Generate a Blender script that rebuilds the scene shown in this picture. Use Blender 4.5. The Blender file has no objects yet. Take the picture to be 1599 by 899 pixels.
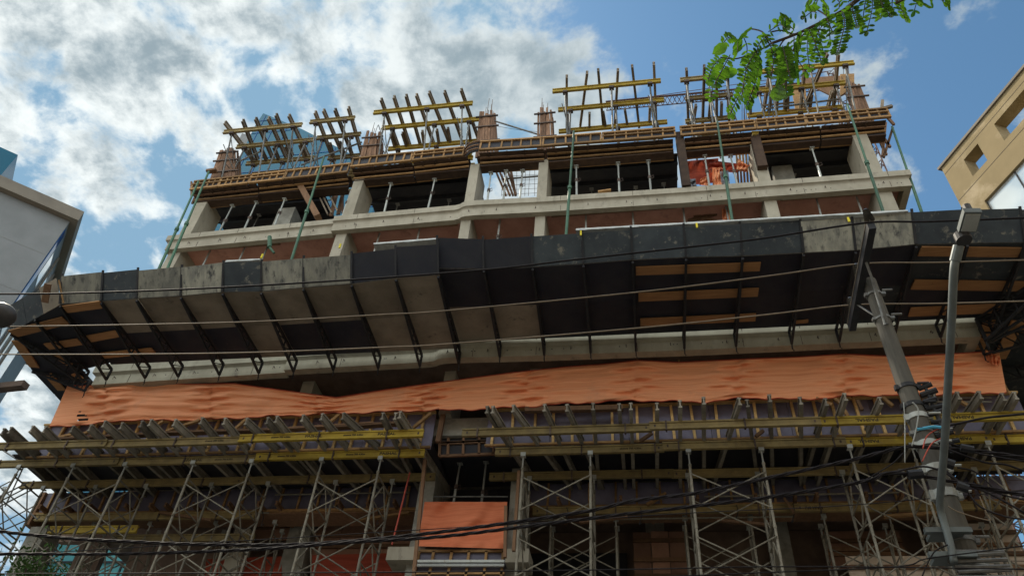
import bpy, math, random
from mathutils import Vector as V, Matrix
random.seed(11)
R = random.Random(5)
sc = bpy.context.scene
col = sc.collection
# ------------------------------------------------------------------ camera (pixels of the 1599 x 899 photograph)
F, CX, CY = 1200.0, 799.5, 449.5
zen = V((915-CX, 812+CY, -F)).normalized()
hyc = (F*F+(915-CX)*(-6800-CX))/(812+CY)
vx = -V((-6800-CX, -hyc, -F)).normalized()
vy = zen.cross(vx)
M = Matrix((vx, vy, zen))
CAM = V((0, -14.7, 1.6))
def ray(px, py): return (M @ V((px-CX, CY-py, -F))).normalized()
def P(px, py, y):
    r = ray(px, py); return CAM + r*((y-CAM.y)/r.y)
def Q(px, py, z):
    r = ray(px, py); return CAM + r*((z-CAM.z)/r.z)
cd = bpy.data.cameras.new('camera'); cam = bpy.data.objects.new('camera', cd); col.objects.link(cam)
cd.sensor_width = 36; cd.lens = 36*F/1599; cd.clip_end = 2000; cd.clip_start = .05
cam.matrix_world = Matrix.Translation(CAM) @ M.to_4x4()
sc.camera = cam
ZUP = V((0, 0, 1)); XR = V((1, 0, 0)); YB = V((0, 1, 0))
# ------------------------------------------------------------------ mesh building
def frame(d, up=ZUP):
    d = d.normalized()
    if abs(d.dot(up)) > .98: up = YB if abs(d.y) < .9 else XR
    s = d.cross(up).normalized(); u = s.cross(d).normalized()
    return s, u
class MB:
    def __init__(s): s.v = []; s.f = []; s.m = None
    def add(s, vs, fs):
        n = len(s.v); s.v += [V(a) for a in vs]; s.f += [tuple(i+n for i in f) for f in fs]; return s
    def box(s, c, sz, ax=(XR, YB, ZUP)):
        c = V(c); h = [ax[i]*(sz[i]/2) for i in range(3)]
        vs = [c+h[0]*a+h[1]*b+h[2]*d for a in (-1, 1) for b in (-1, 1) for d in (-1, 1)]
        return s.add(vs, [(0,1,3,2),(4,6,7,5),(0,4,5,1),(2,3,7,6),(0,2,6,4),(1,5,7,3)])
    def lim(s, x0, x1, y0, y1, z0, z1): return s.box(((x0+x1)/2, (y0+y1)/2, (z0+z1)/2), (abs(x1-x0), abs(y1-y0), abs(z1-z0)))
    def bar(s, p, q, w, h, up=ZUP):
        p = V(p); q = V(q); a, u = frame(q-p, up)
        return s.box((p+q)/2, (w, (q-p).length, h), (a, (q-p).normalized(), u))
    def tube(s, p, q, r, n=8, r2=None):
        p = V(p); q = V(q); a, u = frame(q-p); r2 = r if r2 is None else r2
        vs = []
        for c, rr in ((p, r), (q, r2)):
            for k in range(n):
                t = 2*math.pi*k/n; vs.append(c+a*(rr*math.cos(t))+u*(rr*math.sin(t)))
        fs = [(k, (k+1) % n, n+(k+1) % n, n+k) for k in range(n)]+[tuple(range(n-1, -1, -1)), tuple(range(n, 2*n))]
        return s.add(vs, fs)
    def path(s, pts, r, n=6):
        pts = [V(p) for p in pts]; vs = []
        for i, p in enumerate(pts):
            d = (pts[min(i+1, len(pts)-1)]-pts[max(i-1, 0)]); a, u = frame(d)
            rr = r[i] if isinstance(r, (list, tuple)) else r
            for k in range(n):
                t = 2*math.pi*k/n; vs.append(p+a*(rr*math.cos(t))+u*(rr*math.sin(t)))
        L = len(pts)
        fs = [(i*n+k, i*n+(k+1) % n, (i+1)*n+(k+1) % n, (i+1)*n+k) for i in range(L-1) for k in range(n)]
        fs += [tuple(range(n-1, -1, -1)), tuple(range((L-1)*n, L*n))]
        return s.add(vs, fs)
    def extr(s, poly, vec):
        n = len(poly); poly = [V(p) for p in poly]; vec = V(vec)
        return s.add(poly+[p+vec for p in poly], [tuple(range(n)), tuple(range(2*n-1, n-1, -1))]+[(k, n+k, n+(k+1) % n, (k+1) % n) for k in range(n)])
    def ibeam(s, p, q, h=.2, w=.085, tf=.038, tw=.03):
        p = V(p); q = V(q); a, u = frame(q-p)
        o = [(-w/2,-h/2),(w/2,-h/2),(w/2,-h/2+tf),(tw/2,-h/2+tf),(tw/2,h/2-tf),(w/2,h/2-tf),(w/2,h/2),(-w/2,h/2),(-w/2,h/2-tf),(-tw/2,h/2-tf),(-tw/2,-h/2+tf),(-w/2,-h/2+tf)]
        return s.extr([p+a*x+u*y for x, y in o], q-p)
    def sheet(s, a, b, c, d, t):
        n = ((V(b)-V(a)).cross(V(d)-V(a))).normalized()*t
        return s.extr([a, b, c, d], n)
    def rings(s, rr, caps=True):
        L = len(rr); n = len(rr[0])
        s.add([p for r_ in rr for p in r_], [(i*n+k, i*n+(k+1) % n, (i+1)*n+(k+1) % n, (i+1)*n+k) for i in range(L-1) for k in range(n)]+([tuple(range(n-1, -1, -1)), tuple(range((L-1)*n, L*n))] if caps else []))
        return s
    def build(s, name, mat, parent=None, smooth=False, rnd=None):
        me = bpy.data.meshes.new(name)
        if parent is not None: o0 = WO[parent.name]
        else:
            xs = [p.x for p in s.v]; ys = [p.y for p in s.v]; zs = [p.z for p in s.v]
            o0 = V(((min(xs)+max(xs))/2, (min(ys)+max(ys))/2, min(zs)))
        me.from_pydata([tuple(p-o0) for p in s.v], [], s.f); me.update()
        if smooth:
            for p in me.polygons: p.use_smooth = True
        me.materials.append(MT[mat] if isinstance(mat, str) else mat)
        o = bpy.data.objects.new(name, me); col.objects.link(o)
        if parent is not None: o.parent = parent
        else: o.location = o0
        WO[o.name] = o0.copy()
        return o
WO = {}
def tag(o, label, cat, group=None, kind=None):
    if label: o['label'] = label
    if cat: o['category'] = cat
    if group: o['group'] = group
    if kind or cat: o['kind'] = kind or 'thing'
    return o
def thing(name, loc, label, cat, group=None):
    o = bpy.data.objects.new(name, None); o.empty_display_size = .2; o.location = V(loc); col.objects.link(o)
    WO[o.name] = V(loc); return tag(o, label, cat, group)
ORD = 'first second third fourth fifth sixth seventh eighth ninth tenth eleventh twelfth thirteenth fourteenth fifteenth sixteenth seventeenth eighteenth nineteenth twentieth'.split()
def spline(pts, n=8):
    pts = [V(p) for p in pts]; out = []
    for i in range(len(pts)-1):
        a = pts[max(i-1, 0)]; b = pts[i]; c = pts[i+1]; d = pts[min(i+2, len(pts)-1)]
        for k in range(n):
            t = k/n
            out.append(.5*((2*b)+(c-a)*t+(2*a-5*b+4*c-d)*t*t+(3*b-a-3*c+d)*t**3))
    out.append(pts[-1]); return out
# ------------------------------------------------------------------ materials
MT = {}
def mat(name, c, c2=None, scale=5, rough=.85, bump=.0, metal=0., rnd=.2, stain=None, transl=0., stretch=None, lohi=(.38, .64), spec=.3):
    m = bpy.data.materials.new(name); m.use_nodes = True; nt = m.node_tree; N = nt.nodes; L = nt.links
    b = N['Principled BSDF']; out = N['Material Output']
    b.inputs['Roughness'].default_value = rough; b.inputs['Metallic'].default_value = metal
    b.inputs['Specular IOR Level'].default_value = spec
    tc = N.new('ShaderNodeTexCoord'); vec = tc.outputs['Object']
    oi = N.new('ShaderNodeObjectInfo')
    ad = N.new('ShaderNodeVectorMath'); ad.operation = 'ADD'
    mu = N.new('ShaderNodeMath'); mu.operation = 'MULTIPLY'; mu.inputs[1].default_value = 37.
    L.new(oi.outputs['Random'], mu.inputs[0]); L.new(vec, ad.inputs[0]); L.new(mu.outputs[0], ad.inputs[1]); vec = ad.outputs[0]
    if stretch:
        mp = N.new('ShaderNodeMapping'); mp.inputs['Scale'].default_value = stretch; L.new(vec, mp.inputs['Vector']); svec = mp.outputs[0]
    else: svec = vec
    def noise(v, s, det=7, ro=.62):
        n = N.new('ShaderNodeTexNoise'); n.inputs['Scale'].default_value = s; n.inputs['Detail'].default_value = det; n.inputs['Roughness'].default_value = ro
        L.new(v, n.inputs['Vector']); return n.outputs['Fac']
    def ramp(x, lo, hi):
        r = N.new('ShaderNodeMapRange'); r.inputs['From Min'].default_value = lo; r.inputs['From Max'].default_value = hi; L.new(x, r.inputs['Value']); return r.outputs['Result']
    def mix(f, a, bb):
        x = N.new('ShaderNodeMix'); x.data_type = 'RGBA'; L.new(f, x.inputs[0])
        for s_, val in ((6, a), (7, bb)):
            if isinstance(val, tuple): x.inputs[s_].default_value = (*val, 1)
            else: L.new(val, x.inputs[s_])
        return x.outputs[2]
    if c2 is None: c2 = tuple(k*.72 for k in c)
    n1 = noise(svec, scale)
    colr = mix(ramp(n1, *lohi), c, c2)
    if stain: colr = mix(ramp(noise(svec if len(stain) > 4 else vec, stain[1], 8, .7), stain[2], stain[3]), colr, stain[0])
    hs = N.new('ShaderNodeHueSaturation')
    r = N.new('ShaderNodeMapRange'); r.inputs['To Min'].default_value = 1-rnd; r.inputs['To Max'].default_value = 1+rnd
    L.new(oi.outputs['Random'], r.inputs['Value']); L.new(r.outputs[0], hs.inputs['Value']); L.new(colr, hs.inputs['Color']); colr = hs.outputs[0]
    L.new(colr, b.inputs['Base Color'])
    if bump:
        bp = N.new('ShaderNodeBump'); bp.inputs['Strength'].default_value = bump; bp.inputs['Distance'].default_value = .02
        L.new(noise(svec, scale*4), bp.inputs['Height']); L.new(bp.outputs[0], b.inputs['Normal'])
    if transl:
        tl = N.new('ShaderNodeBsdfTranslucent'); L.new(colr, tl.inputs['Color'])
        ms = N.new('ShaderNodeMixShader'); ms.inputs[0].default_value = transl
        L.new(b.outputs[0], ms.inputs[1]); L.new(tl.outputs[0], ms.inputs[2]); L.new(ms.outputs[0], out.inputs['Surface'])
    MT[name] = m; return m
mat('concrete', (.37, .335, .265), (.295, .265, .205), 2.2, .9, .15, stain=((.17, .15, .12), 3.6, .56, .76, 1), stretch=(1, 1, .5), rnd=.06)
mat('concrete_old', (.30, .29, .25), (.20, .19, .16), 3, .9, .25, stain=((.12, .11, .10), 2.2, .55, .75))
mat('pole_concrete', (.115, .107, .09), (.075, .07, .06), 3, .9, .3, stain=((.11, .105, .095), 5, .55, .8, 1), stretch=(3, 3, .35), rnd=.05)
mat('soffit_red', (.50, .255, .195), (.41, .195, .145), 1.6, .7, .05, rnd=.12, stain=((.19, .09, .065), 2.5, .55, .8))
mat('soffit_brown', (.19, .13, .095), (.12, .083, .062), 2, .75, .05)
mat('ply_dark', (.022, .022, .028), (.035, .033, .036), 3, .6, .05, rnd=.25)
mat('ply_film', (.16, .15, .205), (.12, .11, .155), 2.5, .55, .03, stain=((.21, .19, .22), 9, .63, .72), rnd=.3)
mat('ply_salmon', (.33, .185, .125), (.25, .135, .09), 1.8, .75, .05, rnd=.3, stain=((.17, .10, .075), 3, .6, .75))
mat('ply_pale', (.66, .54, .43), (.56, .45, .35), 2, .8, .05, stain=((.32, .25, .19), 5, .6, .72))
mat('wood_tan', (.34, .20, .085), (.21, .12, .052), 4, .85, .2, rnd=.35, stretch=(1, 4, 4))
mat('wood_dark', (.065, .04, .026), (.04, .025, .018), 4, .9, .2, rnd=.3)
mat('wood_brown', (.20, .115, .065), (.15, .085, .05), 4, .9, .25, rnd=.35, stretch=(3, 3, 1))
mat('wood_column', (.26, .15, .095), (.16, .095, .06), 5, .9, .3, rnd=.35, stretch=(3, 3, .6))
mat('wood_grey', (.24, .195, .145), (.155, .125, .095), 5, .9, .2, rnd=.35)
mat('joist_grey', (.25, .225, .18), (.17, .15, .12), 5, .8, .1, rnd=.35)
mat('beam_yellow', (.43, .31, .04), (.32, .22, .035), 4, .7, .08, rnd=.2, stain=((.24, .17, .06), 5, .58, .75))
mat('beam_dull', (.27, .205, .085), (.185, .14, .065), 4, .75, .1, rnd=.22, stain=((.20, .155, .08), 5, .55, .75))  # on third and rear deck beams this duller tone stands in for shade
mat('ink', (.085, .065, .03), rnd=0)
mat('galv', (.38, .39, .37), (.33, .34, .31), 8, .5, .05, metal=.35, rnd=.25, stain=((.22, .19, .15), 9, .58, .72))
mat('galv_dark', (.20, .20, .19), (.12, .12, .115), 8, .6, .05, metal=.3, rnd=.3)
mat('steel_rust', (.11, .08, .065), (.065, .05, .045), 10, .8, .1, rnd=.3)
mat('steel_black', (.016, .017, .021), (.028, .028, .03), 6, .6, .05, rnd=.2)
mat('green_paint', (.05, .125, .07), (.035, .085, .055), 5, .55, .05, rnd=.3, stain=((.09, .10, .075), 12, .6, .72))
mat('net_orange', (.95, .42, .215), (.86, .32, .145), 1.7, .7, .0, transl=.10, rnd=.03, stain=((.70, .33, .19), .9, .55, .8), stretch=(.10, 1, 15), lohi=(.44, .62))
mat('net_coral', (.86, .27, .13), (.74, .20, .09), 2, .7, .05, transl=.1, rnd=.03, stretch=(.4, 1, 6))
mat('net_red', (.46, .085, .045), (.34, .06, .032), 1.6, .75, .1, transl=.3, rnd=.25, stretch=(.3, 1, 6))
mat('tarp_white', (.62, .63, .60), (.48, .49, .48), 9, .6, .2, transl=.15)
mat('cloth_grey', (.22, .23, .26), (.14, .15, .17), 5, .9, .1)
mat('paint_dark', (.016, .018, .028), (.026, .027, .034), 2.2, .65, .05, rnd=.25, stain=((.085, .075, .06), 4, .66, .74))
mat('paint_slate', (.042, .052, .058), (.026, .033, .04), 2, .65, .05, rnd=.3, stain=((.17, .16, .13), 5, .565, .68))
mat('ply_worn', (.27, .26, .21), (.15, .148, .128), 2.0, .8, .1, rnd=.3, stain=((.035, .036, .038), 3.2, .52, .68, 1), stretch=(2.4, 1.2, .9))
mat('ply_bare', (.27, .23, .175), (.19, .16, .12), 1.7, .8, .08, rnd=.22, stain=((.04, .037, .033), 2.6, .60, .74))
mat('plank_tan', (.40, .215, .095), (.31, .16, .07), 3, .85, .1, rnd=.22, stain=((.14, .075, .04), 6, .66, .72), stretch=(.6, 5, 5))
mat('yellow_tag', (.75, .62, .05), rnd=.05)
mat('tan_wall', (.265, .20, .105), (.225, .17, .088), .6, .9, .05, rnd=.02, stain=((.44, .35, .23), .35, .5, .7))
mat('grey_tile', (.215, .22, .22), (.185, .19, .19), 1.2, .6, .05, rnd=.02)
mat('fascia', (.23, .20, .16), (.18, .155, .125), .8, .9, .1, stain=((.2, .17, .14), .6, .55, .75), rnd=.02)
mat('road', (.055, .055, .057), (.042, .042, .044), 3, .95, .2, rnd=0)
mat('bounce_row_wall', (.66, .61, .54), (.58, .53, .46), .3, .9, rnd=0)  # walls of the added unseen row, pale to bounce light
mat('concrete_shaded', (.33, .31, .235), (.26, .24, .18), 2.2, .9, .15, stain=((.14, .125, .10), 3.0, .57, .75, 1), stretch=(1, 1, .5), rnd=.06)  # darker olive concrete, canopy shade put into the colour
mat('wood_new', (.58, .39, .17), (.44, .28, .11), 4, .85, .15, rnd=.3, stretch=(1, 4, 4))
mat('paving', (.30, .29, .27), (.24, .23, .215), 2, .95, .2, rnd=0)
mat('earth', (.07, .06, .045), (.05, .043, .032), .4, .95, .2, rnd=0)
mat('leaf', (.19, .44, .02), (.035, .12, .014), 11, .4, .0, transl=.55, rnd=.5, spec=.4)
mat('leaf_dark', (.05, .10, .022), (.03, .065, .015), 3, .6, .0, transl=.25, rnd=.5)
mat('bark', (.09, .07, .05), (.06, .045, .035), 9, .9, .3)
mat('cable', (.016, .014, .016), (.03, .026, .028), 20, .7, .0, rnd=.3, spec=.12)
mat('wire_light', (.20, .155, .105), (.15, .115, .08), 10, .7, .0, metal=.0, rnd=.2)
mat('ceramic', (.12, .115, .10), (.07, .065, .06), 20, .25, spec=.6)
mat('lamp_grey', (.155, .178, .178), (.12, .136, .136), 6, .5, .03, metal=.2, rnd=.05)
mat('lamp_dark', (.06, .055, .055), (.04, .04, .04), 8, .5)
mat('blue_rope', (.10, .42, .62), rnd=0)
mat('red_rope', (.5, .10, .07), rnd=.1)
mat('crane_red', (.12, .062, .048), (.085, .045, .038), 5, .7)
mat('scaffold_paint', (.235, .215, .17), (.15, .135, .105), 7, .6, .05, metal=.15, rnd=.25, stain=((.17, .13, .09), 9, .56, .72))
mat('window_frame', (.05, .05, .055), rnd=.05)
def glass(name, c, rough=.06, tint2=None, tile=None):
    m = bpy.data.materials.new(name); m.use_nodes = True; nt = m.node_tree; b = nt.nodes['Principled BSDF']
    b.inputs['Base Color'].default_value = (*c, 1); b.inputs['Roughness'].default_value = rough; b.inputs['Specular IOR Level'].default_value = .5 if 'pale' in name else .18; b.inputs['Metallic'].default_value = .55 if 'pale' in name else .0
    tc = nt.nodes.new('ShaderNodeTexCoord'); n = nt.nodes.new('ShaderNodeTexNoise'); n.inputs['Scale'].default_value = .35; n.inputs['Detail'].default_value = 4
    nt.links.new(tc.outputs['Object'], n.inputs['Vector'])
    x = nt.nodes.new('ShaderNodeMix'); x.data_type = 'RGBA'; x.inputs[6].default_value = (*[k*.75 for k in c], 1); x.inputs[7].default_value = (*[min(1, k*1.3) for k in c], 1)
    nt.links.new(n.outputs['Fac'], x.inputs[0]); nt.links.new(x.outputs[2], b.inputs['Base Color'])
    MT[name] = m
glass('glass_blue', (.010, .11, .18)); glass('glass_deep', (.015, .08, .25)); glass('glass_teal', (.12, .36, .38)); glass('glass_pale', (.75, .82, .82), .03)
# ------------------------------------------------------------------ setting
tag(MB().lim(-400, 400, -400, 400, -.5, -.01).build('ground', 'earth'), None, None, kind='structure')
tag(MB().lim(-120, 120, -13.2, -8.0, -.3, .0).build('road', 'road'), None, None, kind='structure')
tag(MB().lim(-120, 120, -7.99, 14.0, -.3, .13).build('pavement', 'paving'), None, None, kind='structure')
tag(MB().lim(-120, 120, -19, -13.21, -.3, .13).build('pavement', 'paving'), None, None, kind='structure')
mk = MB()
for k in range(-20, 21): mk.lim(k*5-1.5, k*5+1.5, -10.66, -10.54, .004, .008)
tag(mk.build('road_markings', 'tarp_white'), None, None, kind='structure')
# ------------------------------------------------------------------ unfinished building
bld = thing('unfinished_building', (-3.6, 5, 0), 'bare concrete high-rise under construction with stepped cornice slabs behind scaffolding', 'building')
XL, XR_ = -15.1, 7.85
SEG = [[(-15.1, .42), (-9.2, .24)], [(-9.2, .13), (-7, .09), (-5.25, .06), (-5.1, .03), (-5.0, -.03), (-4.88, -.06), (-4.6, -.07), (-2.5, .0), (1.6, .05), (7.85, .03)]]
def facade_y(x):
    for s in SEG:
        for (xa, ya), (xb, yb) in zip(s, s[1:]):
            if xa <= x <= xb: return ya+(yb-ya)*(x-xa)/(xb-xa)
    return .42 if x < XL else .03
def cornice(z, prof, parent):
    mb = MB()
    def ring(x, y, ax=0, ay=1): return [V((x+ax*d, y+ay*d, z+h)) for d, h in prof]
    mb.rings([ring(XL, 11, 1, 0), ring(XL, .42, 1, 1), ring(-9.2, .24)])
    s = SEG[1]
    mb.rings([ring(x, y) for x, y in s[:-1]]+[ring(XR_, .03, -1, 1), ring(XR_, 11, -1, 0)])
    return mb.build('cornice', 'concrete' if z > 15 else 'concrete_shaded', parent)  # lower cornice coloured darker for the shade under the canopy
profA = [(0, 0), (.5, 0), (.5, -.3), (.26, -.3), (.26, -.6), (.08, -.6), (.08, -.28), (.05, -.24), (0, -.22)]
profB = [(0, 0), (.5, 0), (.5, -.3), (.32, -.3), (.32, -.64), (.09, -.64), (.09, -.34), (.05, -.31), (0, -.28)]
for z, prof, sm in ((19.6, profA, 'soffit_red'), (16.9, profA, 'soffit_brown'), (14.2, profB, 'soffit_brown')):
    fs = MB().lim(XL+.28, XR_-.28, .52, 11, z-.24, z-.002).build('floor_slab', 'concrete', bld)
    cornice(z, prof, fs)
    so_ = .275 if z > 15 else .335; so_ = [(XL+.28, .42+so_), (-9.2, .25+so_), (-9.19, .13+so_), (-5.1, .04+so_), (-4.6, -.06+so_), (XR_-.28, .04+so_), (XR_-.28, 10.9), (XL+.28, 10.9)]; MB().extr([V((a, b, z-.345)) for a, b in so_], (0, 0, .04)).build('soffit', sm, fs)
    hk = 0
fs = MB().lim(XL+.3, XR_-.3, 1.15, 11, 12.0, 12.5).build('floor_slab', 'concrete_old', bld)
# blade columns, storey by storey
COLX = [(-14.72, .42), (-8.9, .34), (-4.88, .30), (-2.62, .30), (4.0, .34), (7.05, .42)]
for (x, w) in COLX:
    for z0, z1 in ((12.5, 13.88), (14.2, 16.1), (16.9, 19.25), (19.6, 21.78)):
        y0 = facade_y(x)+(.24 if z0 > 13 else 1.0)
        MB().lim(x-w/2, x+w/2, y0, y0+.95, z0, z1).build('column', 'concrete', bld)
for x in (-13.6, -8.2, .2, 3.4): MB().lim(x-.25, x+.25, 5.1, 5.7, 0, 11.9).build('column', 'concrete_old', bld)
for z in (14.2, 16.9, 19.6):
    if z < 19: MB().lim(-4.6, -2.9, 3.2, 3.4, z, z+2.4).build('wall', 'concrete_old', bld)
MB().lim(4.6, 5.2, 1.35, 1.6, 19.6, 21.9).build('wall', 'concrete_old', bld)
MB().lim(-10.6, -10.0, 1.5, 1.75, 16.9, 18.6).build('wall', 'concrete_old', bld)
MB().lim(-11.9, -11.3, 1.0, 1.6, 19.6, 21.3).build('wall', 'concrete_old', bld)
for (x, z) in [(x/100, z) for z in (13.82, 19.05) for x in range(-1440, 760, 118)]:
    x += R.uniform(-.25, .25); z = 19.2 if z > 15 else 13.75
    y = facade_y(x)+.09
    MB().path([(x, y+.05, z), (x, y-.07, z), (x+.0, y-.08, z-.09)], .011, 5).build('rebar_hook', 'steel_rust', bld)
# drip stains stay in the concrete material
# ------------------------------------------------------------------ slab edge formwork of the roof
GZ0, GZ1 = 21.92, 22.42
PANELS = [(-15.1, -14.05, 1, 5), (-14.03, -12.9, 1, 5), (-12.88, -11.6, 1, 5), (-11.58, -9.25, 0, 8),
          (-9.15, -7.02, 0, 7), (-7.0, -5.25, 1, 5), (-4.7, -2.66, 0, 6), (-2.64, -.73, 0, 5), (-.71, 1.6, 1, 6),
          (1.74, 4.04, 1, 6), (4.06, 5.53, 1, 5), (5.55, 6.75, 1, 5), (6.77, 7.95, 1, 4)]
WHERE = ['at the left end of the roof edge', 'second from the left corner of the roof edge', 'below the table with the blue tower behind', 'just left of the step in the roof edge',
         'just right of the step in the roof edge', 'left of the round dark corner form', 'right of the round dark corner form', 'below the right plank column box of the pair', 'left of the wooden post above the red tarps',
         'above the red tarps on the roof edge', 'with the wide dark opening below', 'second from the right corner of the roof edge', 'at the right end of the roof edge']
for i, (x0, x1, mid, n) in enumerate(PANELS):
    y0, y1 = facade_y(x0)-.14, facade_y(x1)-.14
    dz = -.12 if x1 < -9.2 else (.04 if x0 > -5 else 0)
    t = thing('edge_formwork_panel', ((x0+x1)/2, (y0+y1)/2, GZ0+dz), 'timber framed dark plywood edge form '+WHERE[i], 'formwork panel', 'edge form panels along the roof slab')
    a = V((x0, y0, 0)); b = V((x1, y1, 0)); d = (b-a)
    def at(u, z, off=0): return a+d*u+V((0, off, z+dz))
    MB().sheet(at(0, GZ0, .05), at(1, GZ0, .05), at(1, GZ1, .05), at(0, GZ1, .05), .02).build('board', 'ply_dark', t)
    for z, h in ((GZ1-.03, .06), (GZ0+.035, .075))+(((GZ0+.30, .05),) if mid else ()):
        MB().bar(at(0, z, 0), at(1, z, 0), .07, h).build('rail', 'wood_tan', t)
    for k in range(n+1):
        u = (k+R.uniform(-.12, .12)*(0 < k < n))/n; u = min(max(u, .012), .988)
        MB().bar(at(u, GZ0+.07, .012), at(u+R.uniform(-.01, .01), GZ1-.06, .012), .05, .05, YB).build('stud', 'wood_tan', t)
# underside of the lip and beam forms beneath it
BF = [(-15.05, -12.6), (-12.55, -9.3), (-9.1, -7.0), (-6.95, -5.1), (-4.7, -2.6), (-2.5, 1.5), (1.85, 3.9), (4.1, 5.9), (5.95, 7.8)]
BW = ['by the left corner column', 'left of the step', 'over the two props right of the step', 'left of the curved cornice', 'across the sky gap', 'over the widest dark opening', 'over the red tarps', 'over the single pale prop on the right', 'by the right corner column']
for i, (x0, x1) in enumerate(BF):
    t = thing('beam_formwork', ((x0+x1)/2, facade_y(x0)+.3, 21.5), 'weathered timber beam form under the roof edge, '+BW[i], 'formwork', 'beam forms under the roof edge')
    dz = -.1 if x1 < -9.2 else 0
    y0, y1 = facade_y(x0), facade_y(x1)
    A = lambda u, off, z: V((x0+(x1-x0)*u, y0+(y1-y0)*u+off, z+dz))
    MB().sheet(A(0, -.08, 21.90), A(1, -.08, 21.90), A(1, .27, 21.90), A(0, .27, 21.90), .02).build('lip_board', 'wood_dark', t)
    MB().sheet(A(0, .27, 21.68), A(1, .27, 21.68), A(1, .27, 21.9), A(0, .27, 21.9), -.02).build('side_board', 'ply_dark', t)
    MB().bar(A(0, .22, 21.76), A(1, .22, 21.76+R.uniform(-.03, .03)), .05, .06).build('ledger', 'wood_tan', t)
    MB().bar(A(0, .1, 21.87), A(1, .1, 21.85), .06, .05).build('ledger', 'wood_tan' if i % 2 else 'wood_brown', t)
    MB().lim(x0, x1, min(y0, y1)+.26, max(y0, y1)+.50, 21.64+dz, 21.68+dz).build('bottom_board', 'wood_dark', t)
    MB().sheet(A(0, .2, 22.12), A(1, .2, 22.12), A(1, .66, 22.12), A(0, .66, 22.12), .03).build('deck_board', 'wood_dark', t)
    MB().bar(A(0, .54, 21.68), A(1, .54, 21.68), .05, .05).build('ledger', 'wood_tan', t)
    k = x0+.3
    while k < x1-.2:
        u = (k-x0)/(x1-x0)
        MB().bar(A(u, -.1, 21.885), A(u, .30, 21.885), .06, .05).build('joist', 'wood_dark', t); k += R.uniform(.4, .62)
# soffit forms (dark plywood ceilings)
SF = [(-14.9, -10.5, 'in the leftmost bay of the top storey'), (-8.95, -4.95, 'in the wide bay right of the step'), (-2.6, 1.65, 'in the wide bay right of the sky gap'), (4.2, 7.6, 'in the rightmost bay of the top storey')]
for x0, x1, w in SF:
    t = thing('soffit_formwork', ((x0+x1)/2, 3, 22.0), 'black plywood ceiling form '+w, 'formwork', 'plywood ceiling forms of the top storey')
    y0 = max(facade_y(x0), facade_y(x1))+.64
    MB().lim(x0, x1, y0, 7, 22.1, 22.13).build('board', 'ply_dark', t)
    y = y0+.25
    while y < 3.4:
        MB().ibeam((x0, y, 21.99), (x1, y, 21.99)).build('joist', 'steel_black', t); y += .62
    MB().lim(x0, x1, 3.4, 3.44, 19.6, 22.1).build('back_board', 'ply_dark', t)
# round corner form at the step
t = thing('curved_formwork', (-4.95, 0, 21.8), 'round dark corner form between the two stretches of roof edge', 'formwork')
mb = MB()
for k in range(7):
    a0, a1 = math.pi*.5*k/7, math.pi*.5*(k+1)/7
    p = [V((-4.72-.5*math.sin(a), -.22+.36*(1-math.cos(a)), 0)) for a in (a0, a1)]
    mb.sheet(p[0]+ZUP*21.92, p[1]+ZUP*21.92, p[1]+ZUP*22.46, p[0]+ZUP*22.46, .03)
mb.build('board', 'ply_dark', t)
for z in (22.0, 22.2, 22.40):
    MB().path([(-4.72-.54*math.sin(a*.2), -.26+.36*(1-math.cos(a*.2)), z) for a in range(9)], .03, 5).build('rib', 'wood_brown', t)
# wooden posts joining the openings
tag(MB().lim(1.6, 1.84, -.02, .3, 19.62, 22.3).build('timber_post', 'wood_dark'), 'dark brown timber post left of the red tarps, floor to roof edge', 'timber post')
tag(MB().lim(3.86, 4.14, .1, .3, 20.4, 21.9).build('timber_post', 'wood_dark'), 'dark brown boards cladding the concrete pier right of the red tarps', 'timber post')
tag(MB().bar(P(466, 285, .55), P(497, 340, .55), .26, .2).build('timber_brace', 'wood_brown'), 'thick brown raking plank in the left bay of the top storey', 'timber brace')
for i, (a, b) in enumerate([((488, 285), (512, 335)), ((496, 290), (518, 333)), ((505, 285), (527, 330))]):
    tag(MB().bar(P(*a, .9), P(*b, .9), .07, .05).build('plank', 'wood_grey'), 'loose grey plank leaning behind the raking brown plank', 'plank', 'planks leaning behind the raking brown plank')
for i, (a, b) in enumerate([((517, 337), (531, 280)), ((528, 335), (540, 282)), ((520, 318), (520, 280)), ((535, 334), (535, 290))]):
    tag(MB().bar(P(*a, 1.2), P(*b, 1.2), .13, .05).build('plank', 'wood_column'), 'brown plank standing in front of the blue gap', 'plank', 'planks standing in front of the blue gap')
for i, (a, b) in enumerate([((676, 262), (694, 320)), ((772, 262), (790, 305)), ((776, 258), (796, 305)), ((782, 255), (801, 305)), ((788, 250), (805, 305)), ((795, 252), (805, 305))]):
    if i: tag(MB().bar(P(*a, 1.0), P(*b, 1.0), .09, .06).build('plank', 'wood_column'), 'brown plank leaning beside the gap that shows the sky', 'plank', 'planks leaning beside the sky gap')
mb = MB()
for k in range(9): mb.path([P(786+k*7, 256, 1.6), P(784+k*7+R.uniform(-2, 2), 306, 1.6)], .008, 4)
for k in range(7): mb.path([P(783, 262+k*7, 1.6), P(842, 258+k*7.2, 1.6)], .008, 4)
tag(mb.build('rebar_mesh', 'steel_rust'), 'thin square wire mesh across the gap that shows the sky', 'wire mesh')
tag(MB().tube(P(783, 280, 1.5), P(842, 275, 1.5), .035).build('guard_rail', 'galv_dark'), 'horizontal rail across the gap that shows the sky', 'rail')
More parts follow.
